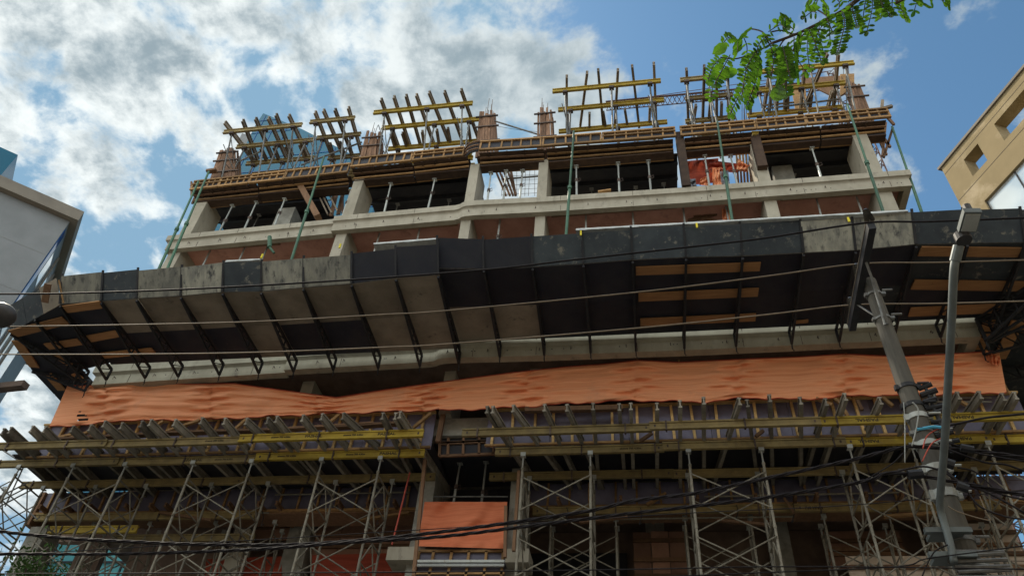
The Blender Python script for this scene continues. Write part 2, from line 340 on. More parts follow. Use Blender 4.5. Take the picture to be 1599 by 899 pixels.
# battens under the middle slab
for x0, x1, w in ((-14.4, -11.1, 'left of the green clamp'), (-8.4, -5.2, 'left of the two close piers'), (-2.3, 1.4, 'right of the two close piers'), (4.3, 6.8, 'by the right corner')):
    y = facade_y((x0+x1)/2)+.33
    tag(MB().bar((x0, y, 19.1), (x1, y, 19.1), .07, .06).build('timber_batten', 'wood_brown'), 'brown batten along the underside of the middle slab, '+w, 'batten', 'battens under the middle slab')
# ------------------------------------------------------------------ adjustable props
def prop(px, y, z0, z1, matn, label, group, lean=0, r=.034):
    p = P(*px, y); x = p.x
    t = thing('adjustable_prop', (x, y, z0), label, 'prop', group)
    zm = z0+(z1-z0)*R.uniform(.5, .68); a = V((x, y, z0)); b = V((x+lean, y+R.uniform(-.04, .04), z1)); m = a.lerp(b, (zm-z0)/(z1-z0))
    MB().tube(a, m, r).build('outer_tube', matn, t); MB().tube(m, b, r*.76).build('inner_tube', matn, t)
    c = MB().tube(m-ZUP*.07, m+ZUP*.05, r*1.55)
    c.path([m+V((r, -.02, 0)), m+V((.11, -.05, .03)), m+V((.13, -.05, -.09)), m+V((r, -.03, -.12))], .010, 5)
    c.build('collar', 'steel_rust', t)
    MB().lim(x-.07, x+.07, y-.07, y+.07, z0, z0+.012).build('foot_plate', matn, t)
    MB().lim(b.x-.07, b.x+.07, b.y-.07, b.y+.07, z1-.012, z1).build('head_plate', matn, t)
UP = [((347, 352), 'beside the left corner column'), ((385, 350), 'second from the left corner column'), ((432, 345), 'below the raking brown plank, on its left'), ((537, 331), 'in front of the blue gap'),
      ((602, 326), 'first right of the step in the cornice'), ((669, 321), 'second right of the step in the cornice'), ((762, 307), 'left of the planks by the sky gap'), ((787, 305), 'among the planks by the sky gap'),
      ((812, 305), 'in front of the sky gap'), ((901, 301), 'bright, right of the long green prop'), ((967, 297), 'in the middle of the widest dark opening'), ((1016, 295), 'at the right of the widest dark opening'),
      ((1107, 289), 'at the left edge of the red tarps'), ((1151, 285), 'at the right edge of the red tarps'), ((1196, 281), 'just right of the red tarp bay'), ((1281, 274), 'half yellow, in the right dark opening')]
for i, (p, w) in enumerate(UP):
    prop(p, facade_y(P(*p, .4).x)+.42, 19.6, 21.5 if P(*p, .4).x > -9 else 21.42, 'galv', 'grey steel prop of the top storey, '+w, 'steel props of the top storey', R.uniform(-.04, .04))
LP = [((321, 405), 'leftmost'), ((371, 410), 'above the white sheet'), ((408, 407), 'under the green clamp'), ((584, 390), 'left of centre of the long brown soffit'), ((650, 380), 'left of the close pair of piers'), ((777, 370), 'between the close pair of piers'),
      ((915, 361), 'right of the close pair of piers'), ((990, 356), 'mid soffit, right of the close piers'), ((1069, 352), 'left of the orange cloth'), ((1137, 347), 'in front of the orange cloth'), ((1213, 342), 'first right of the orange cloth'), ((1281, 339), 'second right of the orange cloth'), ((1346, 334), 'near the right corner pier')]
for p, w in LP:
    prop(p, facade_y(P(*p, .4).x)+.55, 16.9, 19.28, 'galv', 'grey steel prop under the middle slab, '+w, 'steel props under the middle slab', R.uniform(-.04, .04), .038)
tag(MB().tube(P(421, 370, .2), P(421, 386, .2), .07).tube(P(421, 386, .2), P(428, 395, .25), .04).build('clamp', 'green_paint'), 'green steel clamp hanging under the middle slab', 'clamp')
for i, (px, py, w) in enumerate([(400, 340, 'dim in the left bay'), (455, 338, 'dim behind the raking brown plank'), (620, 322, 'dim in the bay right of the step'), (700, 318, 'dim beside the curved cornice'), (925, 298, 'dim in the widest bay, left'), (992, 294, 'dim in the widest bay, middle'), (1040, 290, 'dim in the widest bay, right'), (1240, 276, 'dim in the rightmost bay')]):
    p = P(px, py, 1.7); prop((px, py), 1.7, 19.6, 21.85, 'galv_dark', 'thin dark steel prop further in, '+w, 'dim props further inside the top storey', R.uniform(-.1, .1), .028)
for a, b, w in (((345, 330), (520, 312), 'left bay'), ((590, 312), (740, 296), 'bay right of the step'), ((865, 284), (1055, 272), 'widest bay'), ((1190, 262), (1350, 248), 'rightmost bay')):
    tag(MB().tube(P(*a, 1.6), P(*b, 1.6), .022).build('tie_tube', 'galv_dark'), 'dim horizontal tube tying the inner props, '+w, 'tie tube', 'dim tubes in the top storey')
# dark partition boards and orange cloth in the bay under the tarps
t = MB().lim(1.9, 3.9, 2.0, 2.05, 16.9, 19.3); tag(t.build('partition_board', 'ply_dark'), 'dark board closing the bay below the red tarps', 'board')
for k, (a, b) in enumerate([((1075, 345), (1140, 328)), ((1080, 335), (1125, 348)), ((1150, 330), (1200, 324))]):
    tag(MB().bar(P(*a, .9), P(*b, .9), .08, .1).build('plank', 'wood_brown'), 'loose brown plank lying across the bay with the orange cloth', 'plank', 'planks across the bay with the orange cloth')
# cloths and tarps
def cloth(name, corners, y, matn, label, cat, nx=14, nz=10, amp=.05, thick=0, holes=None, group=None, waves=3.0, topsag=None, skew=0.):
    (x0, y0), (x1, y1), (x2, y2), (x3, y3) = corners   # tl tr br bl pixels
    mb = MB(); ph = R.uniform(0, 6)
    for j in range(nz+1):
        for i in range(nx+1):
            u = i/nx; v = j/nz
            px = (x0*(1-u)+x1*u)*(1-v)+(x3*(1-u)+x2*u)*v; py = (y0*(1-u)+y1*u)*(1-v)+(y3*(1-u)+y2*u)*v
            d = amp*(math.sin(waves*6.28*u+ph+3*v)+.7*math.sin(11*v+4*u+ph)+.5*math.sin(23*u+9*v))
            mb.v.append(P(px, py, y+d+skew*v))
    for j in range(nz):
        for i in range(nx):
            if holes and holes(i/nx, j/nz): continue
            k = j*(nx+1)+i; mb.f.append((k, k+1, k+nx+2, k+nx+1))
    return tag(mb.build(name, matn, smooth=True), label, cat, group)
cloth('tarpaulin', ((1066, 252), (1122, 247), (1120, 285), (1068, 290)), .95, 'net_red', 'dark red tarp hanging flat at the left of the tarp bay', 'tarp', group='red tarps in the top storey')
cloth('tarpaulin', ((1108, 250), (1172, 258), (1150, 270), (1105, 266)), .8, 'net_red', 'red tarp draped over the rail of the tarp bay', 'tarp', group='red tarps in the top storey', amp=.09)
cloth('tarpaulin', ((1112, 262), (1128, 262), (1128, 292), (1113, 293)), .7, 'net_orange', 'orange strip of tarp hanging down in the tarp bay', 'tarp', group='red tarps in the top storey', amp=.07, nx=10)
cloth('tarpaulin', ((1152, 247), (1169, 259), (1166, 269), (1150, 266)), .6, 'net_orange', 'bunched bright orange tarp beside the pier', 'tarp', group='red tarps in the top storey', amp=.09, nx=10)
cloth('tarpaulin', ((1094, 279), (1106, 274), (1106, 290), (1092, 289)), .6, 'net_orange', 'small crumpled orange tarp on the floor edge', 'tarp', group='red tarps in the top storey', amp=.07, nx=10)
cloth('cloth', ((1124, 268), (1137, 266), (1140, 288), (1127, 290)), .62, 'cloth_grey', 'grey cloth hanging behind the green prop', 'cloth', amp=.05, nx=10)
cloth('cloth', ((1072, 280), (1086, 279), (1088, 292), (1070, 293)), .6, 'cloth_grey', 'dark grey cloth heap on the floor edge', 'cloth', amp=.07, nx=10)
cloth('cloth', ((1127, 325), (1141, 325), (1147, 350), (1129, 350)), .75, 'net_orange', 'orange cloth hanging under the middle slab', 'cloth', amp=.06, nx=10)
tag(MB().ibeam(P(1066, 246, 1.3), P(1160, 234, 1.3)).build('timber_beam', 'beam_yellow'), 'yellow timber beam crossing above the red tarps', 'timber beam')
for k in range(6):
    x = 1153+k*5
    tag(MB().bar(P(x, 288, 1.15), P(x-3, 240, 1.15), .06, .05).build('plank', 'wood_tan'), 'thin plank standing between the red tarps and the pier', 'plank', 'planks between the red tarps and the pier')
tag(MB().bar(P(934, 300, .2), P(954, 297, .2), .09, .05).build('plank', 'wood_tan'), 'short offcut plank lying on the cornice edge', 'plank')
# ------------------------------------------------------------------ green raking props
G = [((310, 283), (248, 420), -.3, 'thin far one of the pair at the left corner'), ((326, 268), (262, 418), -.32, 'near one of the pair at the left corner'), ((506, 245), (456, 403), -.3, 'left of the step in the cornice'), ((896, 205), (884, 368), -.4, 'in front of the widest dark opening'),
     ((1120, 190), (1144, 349), -.4, 'in front of the red tarps'), ((1323, 163), (1380, 333), -.4, 'left of the right corner column'), ((1393, 198), (1438, 328), .5, 'beyond the right corner against the sky')]
for a, b, y, w in G:
    A = P(*a, y); B = P(*b, y-.45); B = A.lerp(B, 1.3)
    t = thing('raking_prop', B, 'long green steel prop, '+w, 'raking prop', 'long green props down the facade')
    m = A.lerp(B, .45)
    MB().tube(B, m, .042).build('outer_tube', 'green_paint', t); MB().tube(m, A, .034).build('inner_tube', 'green_paint', t)
    MB().tube(m.lerp(A, -.02), m.lerp(A, .02), .065).build('collar', 'green_paint', t)
# ------------------------------------------------------------------ plank-boxed columns
CF = [((335, 376), 270, (347, 368), 232, .55, 'leaning, at the left end of the roof', 0), ((564, 597), 247, (573, 594), 208, .5, 'between second and third beam tables', 9), ((746, 780), 219, (750, 772), 174, .35, 'left one of the pair in mid roof', 10), ((840, 866), 213, (840, 862), 170, .35, 'right one of the pair in mid roof', 9), ((1327, 1358), 174, (1321, 1341), 128, .45, 'at the right corner of the roof', 5)]
for (b0, b1), yb, (t0, t1), yt, y, w, nr in CF:
    A, B, C, D = P(b0, yb, y), P(b1, yb, y), P(t1, yt, y), P(t0, yt, y)
    zb, zt = 22.38, (C.z+D.z)/2
    t = thing('column_formwork', ((A.x+B.x)/2, y+.2, zb), 'brown plank box for a concrete column, '+w, 'column formwork', 'plank column boxes on the roof')
    n = 7
    for k in range(n):
        u0 = k/n; u1 = (k+.86)/n; uc = (u0+u1)/2
        xb, xt = A.x+(B.x-A.x)*uc, D.x+(C.x-D.x)*uc
        MB().bar((xb, y+R.uniform(-.03, .03), zb), (xt, y+R.uniform(-.03, .03), zt+R.uniform(-.42, .16)), (B.x-A.x)/n*.8, .05, YB).build('plank', 'wood_column', t)
    MB().lim((C.x+D.x)/2-.13, (C.x+D.x)/2+.13, y+.08, y+.5, zb, zt-.15).build('core_board', 'wood_column', t)
    for k in range(4): MB().bar((B.x-.02, y+.1+k*.13, zb), (C.x-.02, y+.1+k*.10, zt+R.uniform(-.4, .1)), .05, .1, YB).build('plank', 'wood_column', t)
    for f in (.3, .62, .85):
        z = zb+(zt-zb)*f
        MB().bar((A.x*(1-f)+D.x*f-.12, y-.06, z), (B.x*(1-f)+C.x*f+.12, y-.06, z), .05, .05).build('clamp', 'steel_rust', t)
    for k in range(nr):
        x = D.x+(C.x-D.x)*(.2+.6*R.random()); yy = y+R.uniform(.05, .5)
        MB().path([(x, yy, zt-.4), (x+R.uniform(-.04, .04), yy, zt+R.uniform(.35, .95)), ], .010, 5).build('rebar', 'steel_rust', t)
tag(MB().bar(P(323, 268, .3), P(338, 266, .3), .16, .1).build('plank', 'wood_brown'), 'short thick plank on the left roof corner', 'plank')
tag(MB().tube(P(772, 189, .4), P(850, 213, .5), .03).build('brace_pole', 'galv_dark'), 'thin pole slung between the pair of column boxes', 'pole')
tag(MB().path(spline([P(775, 197, .45), P(810, 203, .45), P(842, 206, .45)], 5), .008, 4).build('wire', 'steel_rust'), 'thin wire slung between the pair of column boxes', 'wire')
tag(MB().bar(P(1361, 175, .0), P(1393, 166, .0), .09, .09).build('plank', 'wood_grey'), 'grey beam end jutting past the right roof corner', 'plank')
tag(MB().bar(P(1377, 170, .05), P(1378, 157, .05), .07, .09).build('plank', 'wood_grey'), 'upright offcut on the right roof corner', 'plank')
tag(MB().sheet(P(1236, 138, 1.6), P(1258, 140, 1.6), P(1262, 172, 1.6), P(1242, 172, 1.6), .04).build('plywood_sheet', 'wood_tan'), 'tan plywood sheet standing behind the right beam table', 'plywood sheet')
tag(MB().sheet(P(1250, 122, 1.5), P(1318, 118, 1.5), P(1300, 150, 1.5), P(1262, 132, 1.5), .05).build('plywood_sheet', 'wood_brown'), 'broken brown plywood sheet hung behind the right beam table', 'plywood sheet')
tag(MB().sheet(P(1312, 116, .8), P(1334, 115, .8), P(1334, 134, .8), P(1312, 150, .8), .05).build('plywood_sheet', 'wood_tan'), 'tan plywood sheet on top of the right column box', 'plywood sheet')
# corner bracing of the edge form at right
for i, (a, b, m) in enumerate([((1376, 172), (1396, 195), 'wood_brown'), ((1383, 192), (1378, 244), 'wood_brown'), ((1394, 200), (1380, 246), 'wood_brown'), ((1372, 204), (1390, 230), 'wood_brown'), ((1375, 222), (1384, 242), 'wood_brown')]):
    tag(MB().bar(P(*a, .6), P(*b, .6), .07, .07).build('timber_brace', m), 'brown strut bracing the right end of the roof edge form', 'timber brace', 'struts at the right end of the roof edge form')
for i, (a, b) in enumerate([((298, 290), (320, 310)), ((310, 296), (300, 318)), ((299, 284), (299, 306))]):
    tag(MB().bar(P(*a, .9), P(*b, .9), .06, .06).build('timber_brace', 'wood_brown'), 'brown strut bracing the left end of the roof edge form', 'timber brace', 'struts at the left end of the roof edge form')
# ------------------------------------------------------------------ beam tables on the roof
def table(label, beams, joists, z=24.6, ym='beam_yellow', props=(.12, .55, .9), third=True):
    cx = sum(b[0][0]+b[1][0] for b in beams)/(2*len(beams)); c = Q(cx, beams[1][0][1], z)
    t = thing('beam_table', (c.x, .5, 22.42), label, 'beam table', 'slab beam tables on the roof')
    bl = []
    for a, b in beams:
        A, B = Q(*a, z), Q(*b, z); y = (A.y+B.y)/2; A.y = B.y = y
        bl.append((A, B)); MB().ibeam(A, B).build('primary_beam', ym, t)
    for a, b in joists:
        A, B = Q(*a, z+.2), Q(*b, z+.2); MB().ibeam(A, B, .2, .08).build('joist', 'wood_grey', t)
    for i, (A, B) in enumerate(bl):
        for u in props:
            p = A.lerp(B, u); q = V((p.x+R.uniform(-.05, .05), max(p.y, .22 if p.x > -9 else .5)+R.uniform(0, .1), 22.42))
            MB().tube(q, p-ZUP*.1, .03).build('prop', 'galv_dark', t)
            MB().lim(p.x-.08, p.x+.08, p.y-.07, p.y+.07, p.z-.2, p.z-.1).build('fork_head', 'steel_rust', t)
    (A, B), (C, D) = bl[0], bl[2]
    for u in props[::2]:
        p = A.lerp(B, u); q = C.lerp(D, u)
        MB().tube(p-ZUP*.25, V((q.x, q.y, 22.6)), .016, 6).build('brace', 'galv_dark', t)
        MB().tube(V((q.x+.3, q.y, 22.5)), p+V((-.1, 0, -.8)), .016, 6).build('brace', 'galv_dark', t)
        MB().tube(V((p.x, max(p.y, .3), 23.2)), V((q.x, q.y, 23.3)), .016, 6).build('brace', 'galv_dark', t)
    p, q = C.lerp(D, props[0]), C.lerp(D, props[-1])
    for s in (0, 1):
        a, b = (p, q) if s else (q, p)
        MB().path(spline([V((a.x, a.y, 24.0)), V(((a.x+b.x)/2, a.y, 23.2)), V((b.x, b.y, 22.8))], 5), .014, 5).build('brace', 'galv_dark', t)
    for k in range(len(joists)-1):
        a = C.lerp(D, (k+.35+R.uniform(-.2, .2))/(len(joists)-1)); MB().ibeam(a+V((0, .05, .1)), a+V((R.uniform(-.08, .08), -.55, R.uniform(.12, .2))), .18, .08).build('joist', 'wood_grey', t)
    if third:
        for k in range(3):
            o = .2+.25*k; MB().ibeam(V((C.x+.1+R.uniform(-.1, .3), C.y+o, z-.45)), V((D.x-.2, D.y+o+R.uniform(-.15, .15), z-.45))).build('secondary_beam', ym, t)
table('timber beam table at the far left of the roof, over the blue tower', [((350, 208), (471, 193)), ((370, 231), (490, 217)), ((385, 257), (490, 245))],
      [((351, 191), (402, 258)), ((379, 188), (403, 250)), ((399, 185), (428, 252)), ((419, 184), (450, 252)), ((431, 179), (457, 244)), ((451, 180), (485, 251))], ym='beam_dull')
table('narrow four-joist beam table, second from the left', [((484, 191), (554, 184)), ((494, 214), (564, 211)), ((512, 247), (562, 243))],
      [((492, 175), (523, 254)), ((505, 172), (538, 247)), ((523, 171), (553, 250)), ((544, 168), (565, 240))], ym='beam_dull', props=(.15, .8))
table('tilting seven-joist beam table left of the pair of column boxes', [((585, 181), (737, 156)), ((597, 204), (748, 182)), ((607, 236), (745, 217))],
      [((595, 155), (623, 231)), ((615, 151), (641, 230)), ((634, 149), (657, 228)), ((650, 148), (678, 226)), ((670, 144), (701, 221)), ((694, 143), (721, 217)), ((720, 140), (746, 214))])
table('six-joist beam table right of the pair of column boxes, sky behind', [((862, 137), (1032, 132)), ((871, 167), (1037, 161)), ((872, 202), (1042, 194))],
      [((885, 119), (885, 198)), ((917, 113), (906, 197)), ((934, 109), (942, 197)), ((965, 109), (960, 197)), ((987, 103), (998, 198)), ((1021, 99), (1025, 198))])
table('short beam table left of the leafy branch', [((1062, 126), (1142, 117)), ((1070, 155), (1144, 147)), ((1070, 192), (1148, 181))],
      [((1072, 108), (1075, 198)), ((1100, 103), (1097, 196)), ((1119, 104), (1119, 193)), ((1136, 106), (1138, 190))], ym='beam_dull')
table('crowded beam table behind the leaves at the right roof corner', [((1182, 115), (1334, 96)), ((1166, 146), (1320, 127)), ((1167, 181), (1317, 167))],
      [((1204, 100), (1192, 176)), ((1217, 102), (1212, 180)), ((1227, 104), (1225, 175)), ((1257, 102), (1250, 171)), ((1292, 83), (1256, 169)), ((1309, 84), (1301, 173))])
for i, (a, b, m) in enumerate([((1195, 170), (1310, 155), 'galv_dark'), ((1190, 165), (1240, 160), 'wood_grey'), ((1230, 172), (1300, 168), 'wood_tan'), ((352, 262), (410, 235), 'galv'), ((372, 262), (352, 240), 'galv'), ((470, 258), (565, 222), 'galv_dark')]):
    tag(MB().tube(P(*a, .9), P(*b, .9), .035).build('loose_pole', m), ['grey pole lying under the right corner beam table', 'short pole under the left end of the right corner beam table', 'tan pole under the right corner beam table', 'pale pole lying against the leftmost column box', 'short pale pole at the left roof corner', 'long grey pole slanting between the two left beam tables'][i], 'pole')

# pour joints, tie holes on the cornices
for z, hb in ((19.6, .6), (14.2, .64)):
    x = XL+1.2
    while x < XR_-.5:
        if abs(x+9.2) > .3 and abs(x+4.9) > .5:
            y = facade_y(x); mb = MB().lim(x-.006, x+.006, y-.004, y+.05, z-.2, z-.01); mb.build('pour_joint', 'wood_dark', bld); mb = MB().lim(x-.005, x+.005, y+.085 if z < 15 else y+.075, y+.12, z-hb+.02, z-.36)
            mb.build('pour_joint', 'wood_dark', bld)
        x += R.uniform(1.3, 2.6)
    for k in range(26):
        x = R.uniform(XL+.3, XR_-.3); y = facade_y(x)+(.08 if z > 15 else .09)
        if abs(x+9.2) > .2 and abs(x+4.9) > .4: MB().tube((x, y-.003, z-.45), (x, y+.03, z-.45), .016, 8).build('tie_hole', 'steel_black', bld)

for nm, x0, x1, yb, yt, y in (('by the right corner table', 1158, 1172, 196, 165, .5), ('above the tan corner sheet', 1308, 1326, 118, 100, .9)):
    for k in range(6):
        x = R.uniform(x0, x1); tag(MB().path([P(x, yb, y), P(x+R.uniform(-4, 4), yt+R.uniform(-4, 8), y)], .011, 5).build('rebar', 'steel_rust'), 'thin upright starter bar '+nm, 'rebar', 'starter bars '+nm)
# ------------------------------------------------------------------ debris canopy
cn = thing('debris_canopy', (-4, -1.4, 13.8), 'long dark plywood debris canopy on lattice brackets around the whole facade', 'canopy')
ZL, ZR = 13.76, 13.96
def pts(L, z): return [Q(a, b, z) for a, b in L]
OL = pts([(96, 475), (160, 470), (215, 466), (284, 462), (349, 456), (409, 455), (475, 449), (550, 443), (619, 434), (685, 429)], ZL)
OR = pts([(684, 419), (756, 420), (832, 417), (911, 412), (988, 406), (1071, 402), (1159, 400), (1254, 395), (1335, 391), (1429, 382), (1509, 380), (1599, 379)], ZR)
# per bay: outer floor, inner floor, apron material
BL = [('paint_dark', 'paint_dark', 'ply_worn'), ('ply_bare', 'paint_dark', 'paint_slate'), ('ply_bare', 'paint_dark', 'ply_worn'), ('ply_bare', 'paint_dark', 'ply_worn'), ('ply_bare', 'ply_bare', 'paint_slate'),
      ('ply_bare', 'paint_dark', 'ply_worn'), ('ply_bare', 'paint_dark', 'ply_worn'), ('ply_bare', 'ply_bare', 'paint_dark'), ('ply_bare', 'ply_bare', 'paint_dark')]
BR = [('paint_dark', 'ply_bare', 'paint_dark'), ('paint_dark', 'ply_bare', 'paint_dark'), ('paint_dark', 'paint_dark', 'paint_slate'), ('paint_dark', 'paint_dark', 'paint_slate'), ('paint_dark', 'paint_dark', 'paint_slate'), ('paint_dark', 'paint_dark', 'paint_slate'),
      ('paint_dark', 'paint_dark', 'paint_slate'), ('paint_dark', 'paint_dark', 'ply_worn'), ('paint_dark', 'paint_slate', 'ply_worn'), ('paint_slate', 'paint_dark', 'paint_slate'), ('paint_slate', 'paint_dark', 'paint_slate')]
def bracket(o, i, dz=.0, drop=.40):
    br = MB(); o = V(o); i = V(i); a = o+ZUP*(-.05+dz); b = i+ZUP*(-.05+dz); c = i+ZUP*(-drop+dz)
    br.bar(a, b, .05, .06); br.bar(a, c, .05, .05)
    n = 6
    for k in range(1, n):
        t = k/n; p = a.lerp(b, t); q = a.lerp(c, t); br.bar(p, q, .03, .03)
        if k < n: br.bar(q, a.lerp(b, min(1, t+1/n)), .022, .022)
    br.bar(b, c, .05, .05)
    br.path([c+V((0, 0, .02)), c+V((0, .05, -.13)), c+V((.02, .02, -.2))], .016, 5)
    return br
def canopy_run(O, bays, inner_y, tilt=(-.42, .56), flip=1):
    n = len(O); 
    for k in range(n-1):
        a, b = O[k], O[k+1]
        ia, ib = V((a.x-.05, inner_y, a.z+.02)), V((b.x-.05, inner_y, b.z+.02))
        ma, mb_ = a.lerp(ia, .5), b.lerp(ib, .5)
        g = .002
        def sh(p, q, r, s, m, name, t=.022):
            e = (q-p).normalized()*g
            MB().sheet(p+e, q-e, r-e, s+e, t).build(name, m, cn)
        j = R.uniform(-.015, .015)
        j *= 1.6; sh(a+ZUP*j, b+ZUP*(j+R.uniform(-.02, .02)), mb_-YB*.002, ma-YB*.002, bays[k][0], 'floor_panel'); sh(ma+YB*.002, mb_+YB*.002, ib, ia, bays[k][1], 'floor_panel')
        ta, tb = a+V((0, tilt[0]+R.uniform(-.02, .02), tilt[1]+R.uniform(-.025, .025))), b+V((0, tilt[0]+R.uniform(-.02, .02), tilt[1]+R.uniform(-.025, .025)))
        sh(a+V((0, -.012, .0)), b+V((0, -.012, 0)), tb, ta, bays[k][2], 'apron_panel')
        MB().bar(a+V((0, -.015, -.004)), b+V((0, -.015, -.004)), .02, .02).build('edge_trim', 'galv_dark', cn)
    for k in range(n):
        a = O[k]; ia = V((a.x-.05, inner_y+.1, a.z))
        bracket(a-ZUP*.02, ia-ZUP*.02).build('bracket', 'steel_black', cn)
        ta = a+V((0, tilt[0], tilt[1]))
        MB().bar(a+V((0, -.05, -.03)), ta+V((0, -.05, .05)), .05, .03).build('post', 'steel_black', cn)
canopy_run(OL, BL, -.07)
canopy_run(OR, BR, -.06)
# left end: chamfer and side
L1 = Q(18, 519, ZL); L2 = V((-16.6, .0, ZL)); L3 = V((-16.7, 4.5, ZL)); C0 = OL[0]; IC = V((-15.15, .1, ZL+.02))
def tri(ps, m, name='floor_panel'):
    MB().extr(ps, (0, 0, .022)).build(name, m, cn)
tri([C0, V((C0.x-.05, -.16, ZL)), IC, L1], 'paint_dark'); tri([L1, IC, L2], 'paint_dark'); tri([L2, IC, V((-15.15, 4.5, ZL)), L3], 'paint_dark')
def apron(a, b, out, m, n=1):
    for k in range(n):
        p, q = a.lerp(b, k/n+.004), a.lerp(b, (k+1)/n-.004); o = V((out[0]*.42, out[1]*.42, .56))
        MB().sheet(p, q, q+o, p+o, .022).build('apron_panel', m if isinstance(m, str) else m[k % len(m)], cn)
apron(L1, C0, (-.45, -.9), ('paint_slate', 'paint_slate', 'ply_bare'), 3); apron(L2, L1, (-1, -.2), ('paint_dark',), 2); apron(L3, L2, (-1, 0), ('paint_dark',), 4)
for o, i in ((L1, (-15.1, .0, ZL)), (C0.lerp(L1, .5), (-14.9, .1, ZL)), (L2, (-15.1, .5, ZL)), (V((-16.65, 1.5, ZL)), (-15.1, 1.5, ZL)), (V((-16.65, 3, ZL)), (-15.1, 3, ZL))):
    bracket(o, i).build('bracket', 'steel_black', cn)
MB().bar(P(70, 472, -2.6), P(75, 443, -2.95), .16, .04).build('post', 'wood_brown', cn)
MB().bar(P(92, 437, -2.95), P(99, 473, -2.6), .03, .03).build('post', 'wood_tan', cn)
# right end: corner and side
E0 = OR[-1]; E1 = V((9.3, -2.25, ZR)); E2 = V((10.35, -1.1, ZR)); E3 = V((10.45, 6.0, ZR)); IR = V((7.75, .0, ZR+.02))
tri([E0, E1, IR, V((E0.x-.05, -.14, ZR))], 'paint_slate'); tri([E1, E2, IR], 'paint_dark'); tri([E2, E3, V((7.75, 6, ZR)), IR], 'paint_slate')
apron(E0, E1, (0, -1), ('paint_slate',), 1); apron(E1, E2, (.7, -.7), ('ply_worn',), 1); apron(E2, E3, (1, 0), ('paint_slate', 'ply_worn'), 6)
for o, i in ((E1, (7.7, -.1, ZR)), (E2, (7.75, .0, ZR)), (V((10.38, .4, ZR)), (7.8, .4, ZR)), (V((10.4, 1.8, ZR)), (7.8, 1.8, ZR)), (V((10.4, 3.4, ZR)), (7.8, 3.4, ZR)), (E1.lerp(E2, .5), (7.75, -.05, ZR))):
    bracket(o, i, drop=.7).build('bracket', 'steel_black', cn)
# planks under the platform
BO = [((993, 423), (1187, 416), ZR, .26), ((997, 464), (1184, 456), ZR, .27), ((1000, 503), (1180, 495), ZR, .26), ((1240, 503), (1262, 501), ZR, .1),
      ((1436, 392), (1598, 394), ZR, .27), ((1425, 444), (1598, 447), ZR, .3), ((1420, 487), (1560, 481), ZR, .3), ((1575, 515), (1600, 512), ZR, .3), ((1560, 560), (1590, 500), ZR, .3), ((1528, 545), (1545, 500), ZR, .25),
      ((99, 483), (160, 475), ZL, .25), ((19, 521), (103, 500), ZL, .28), ((73, 541), (125, 533), ZL, .24), ((138, 529), (186, 520), ZL, .24), ((158, 555), (240, 547), ZL, .22), ((26, 532), (54, 573), ZL, .28), ((74, 583), (97, 609), ZL, .26), ((115, 583), (135, 597), ZL, .2), ((85, 553), (110, 570), ZL, .2)]
for a, b, z, w in BO:
    A, B = Q(*a, z-.035), Q(*b, z-.035); MB().bar(A, B, w, .03).build('plank', 'plank_tan', cn)
for x in (300, 372, 455, 560, 640, 760, 850, 940, 1060, 1330, 1395):
    pass
for px, py in ((409, 400), (531, 384), (907, 364), (1088, 352), (1325, 343)):
    A = P(px, py, -3.06); MB().box(A, (.04, .03, .14)).build('tag', 'yellow_tag', cn)
# crumpled plastic sheets along the canopy top
for i, (a, b, lab) in enumerate([((355, 411), (409, 408), 'crumpled white plastic sheet over the left part of the canopy edge'), ((585, 384), (686, 376), 'crumpled white plastic sheet left of the step in the canopy edge'), ((900, 362), (1415, 333), 'long white plastic sheet along the right part of the canopy edge')]):
    A, B = P(*a, -2.93), P(*b, -2.9); n = max(8, int((B-A).length*6)); mb = MB(); rr = []
    for k in range(n+1):
        c = A.lerp(B, k/n); s = R.uniform(.02, .065)
        rr.append([c+V((0, 0, s)), c+V((0, -.09, s*.3)), c+V((R.uniform(-.02, .02), -.12, -.05-s*.5)), c+V((0, .05, -.05)), c+V((0, .2, -.02))])
    mb.rings(rr); tag(mb.build('plastic_sheet', 'tarp_white'), lab, 'plastic sheet')
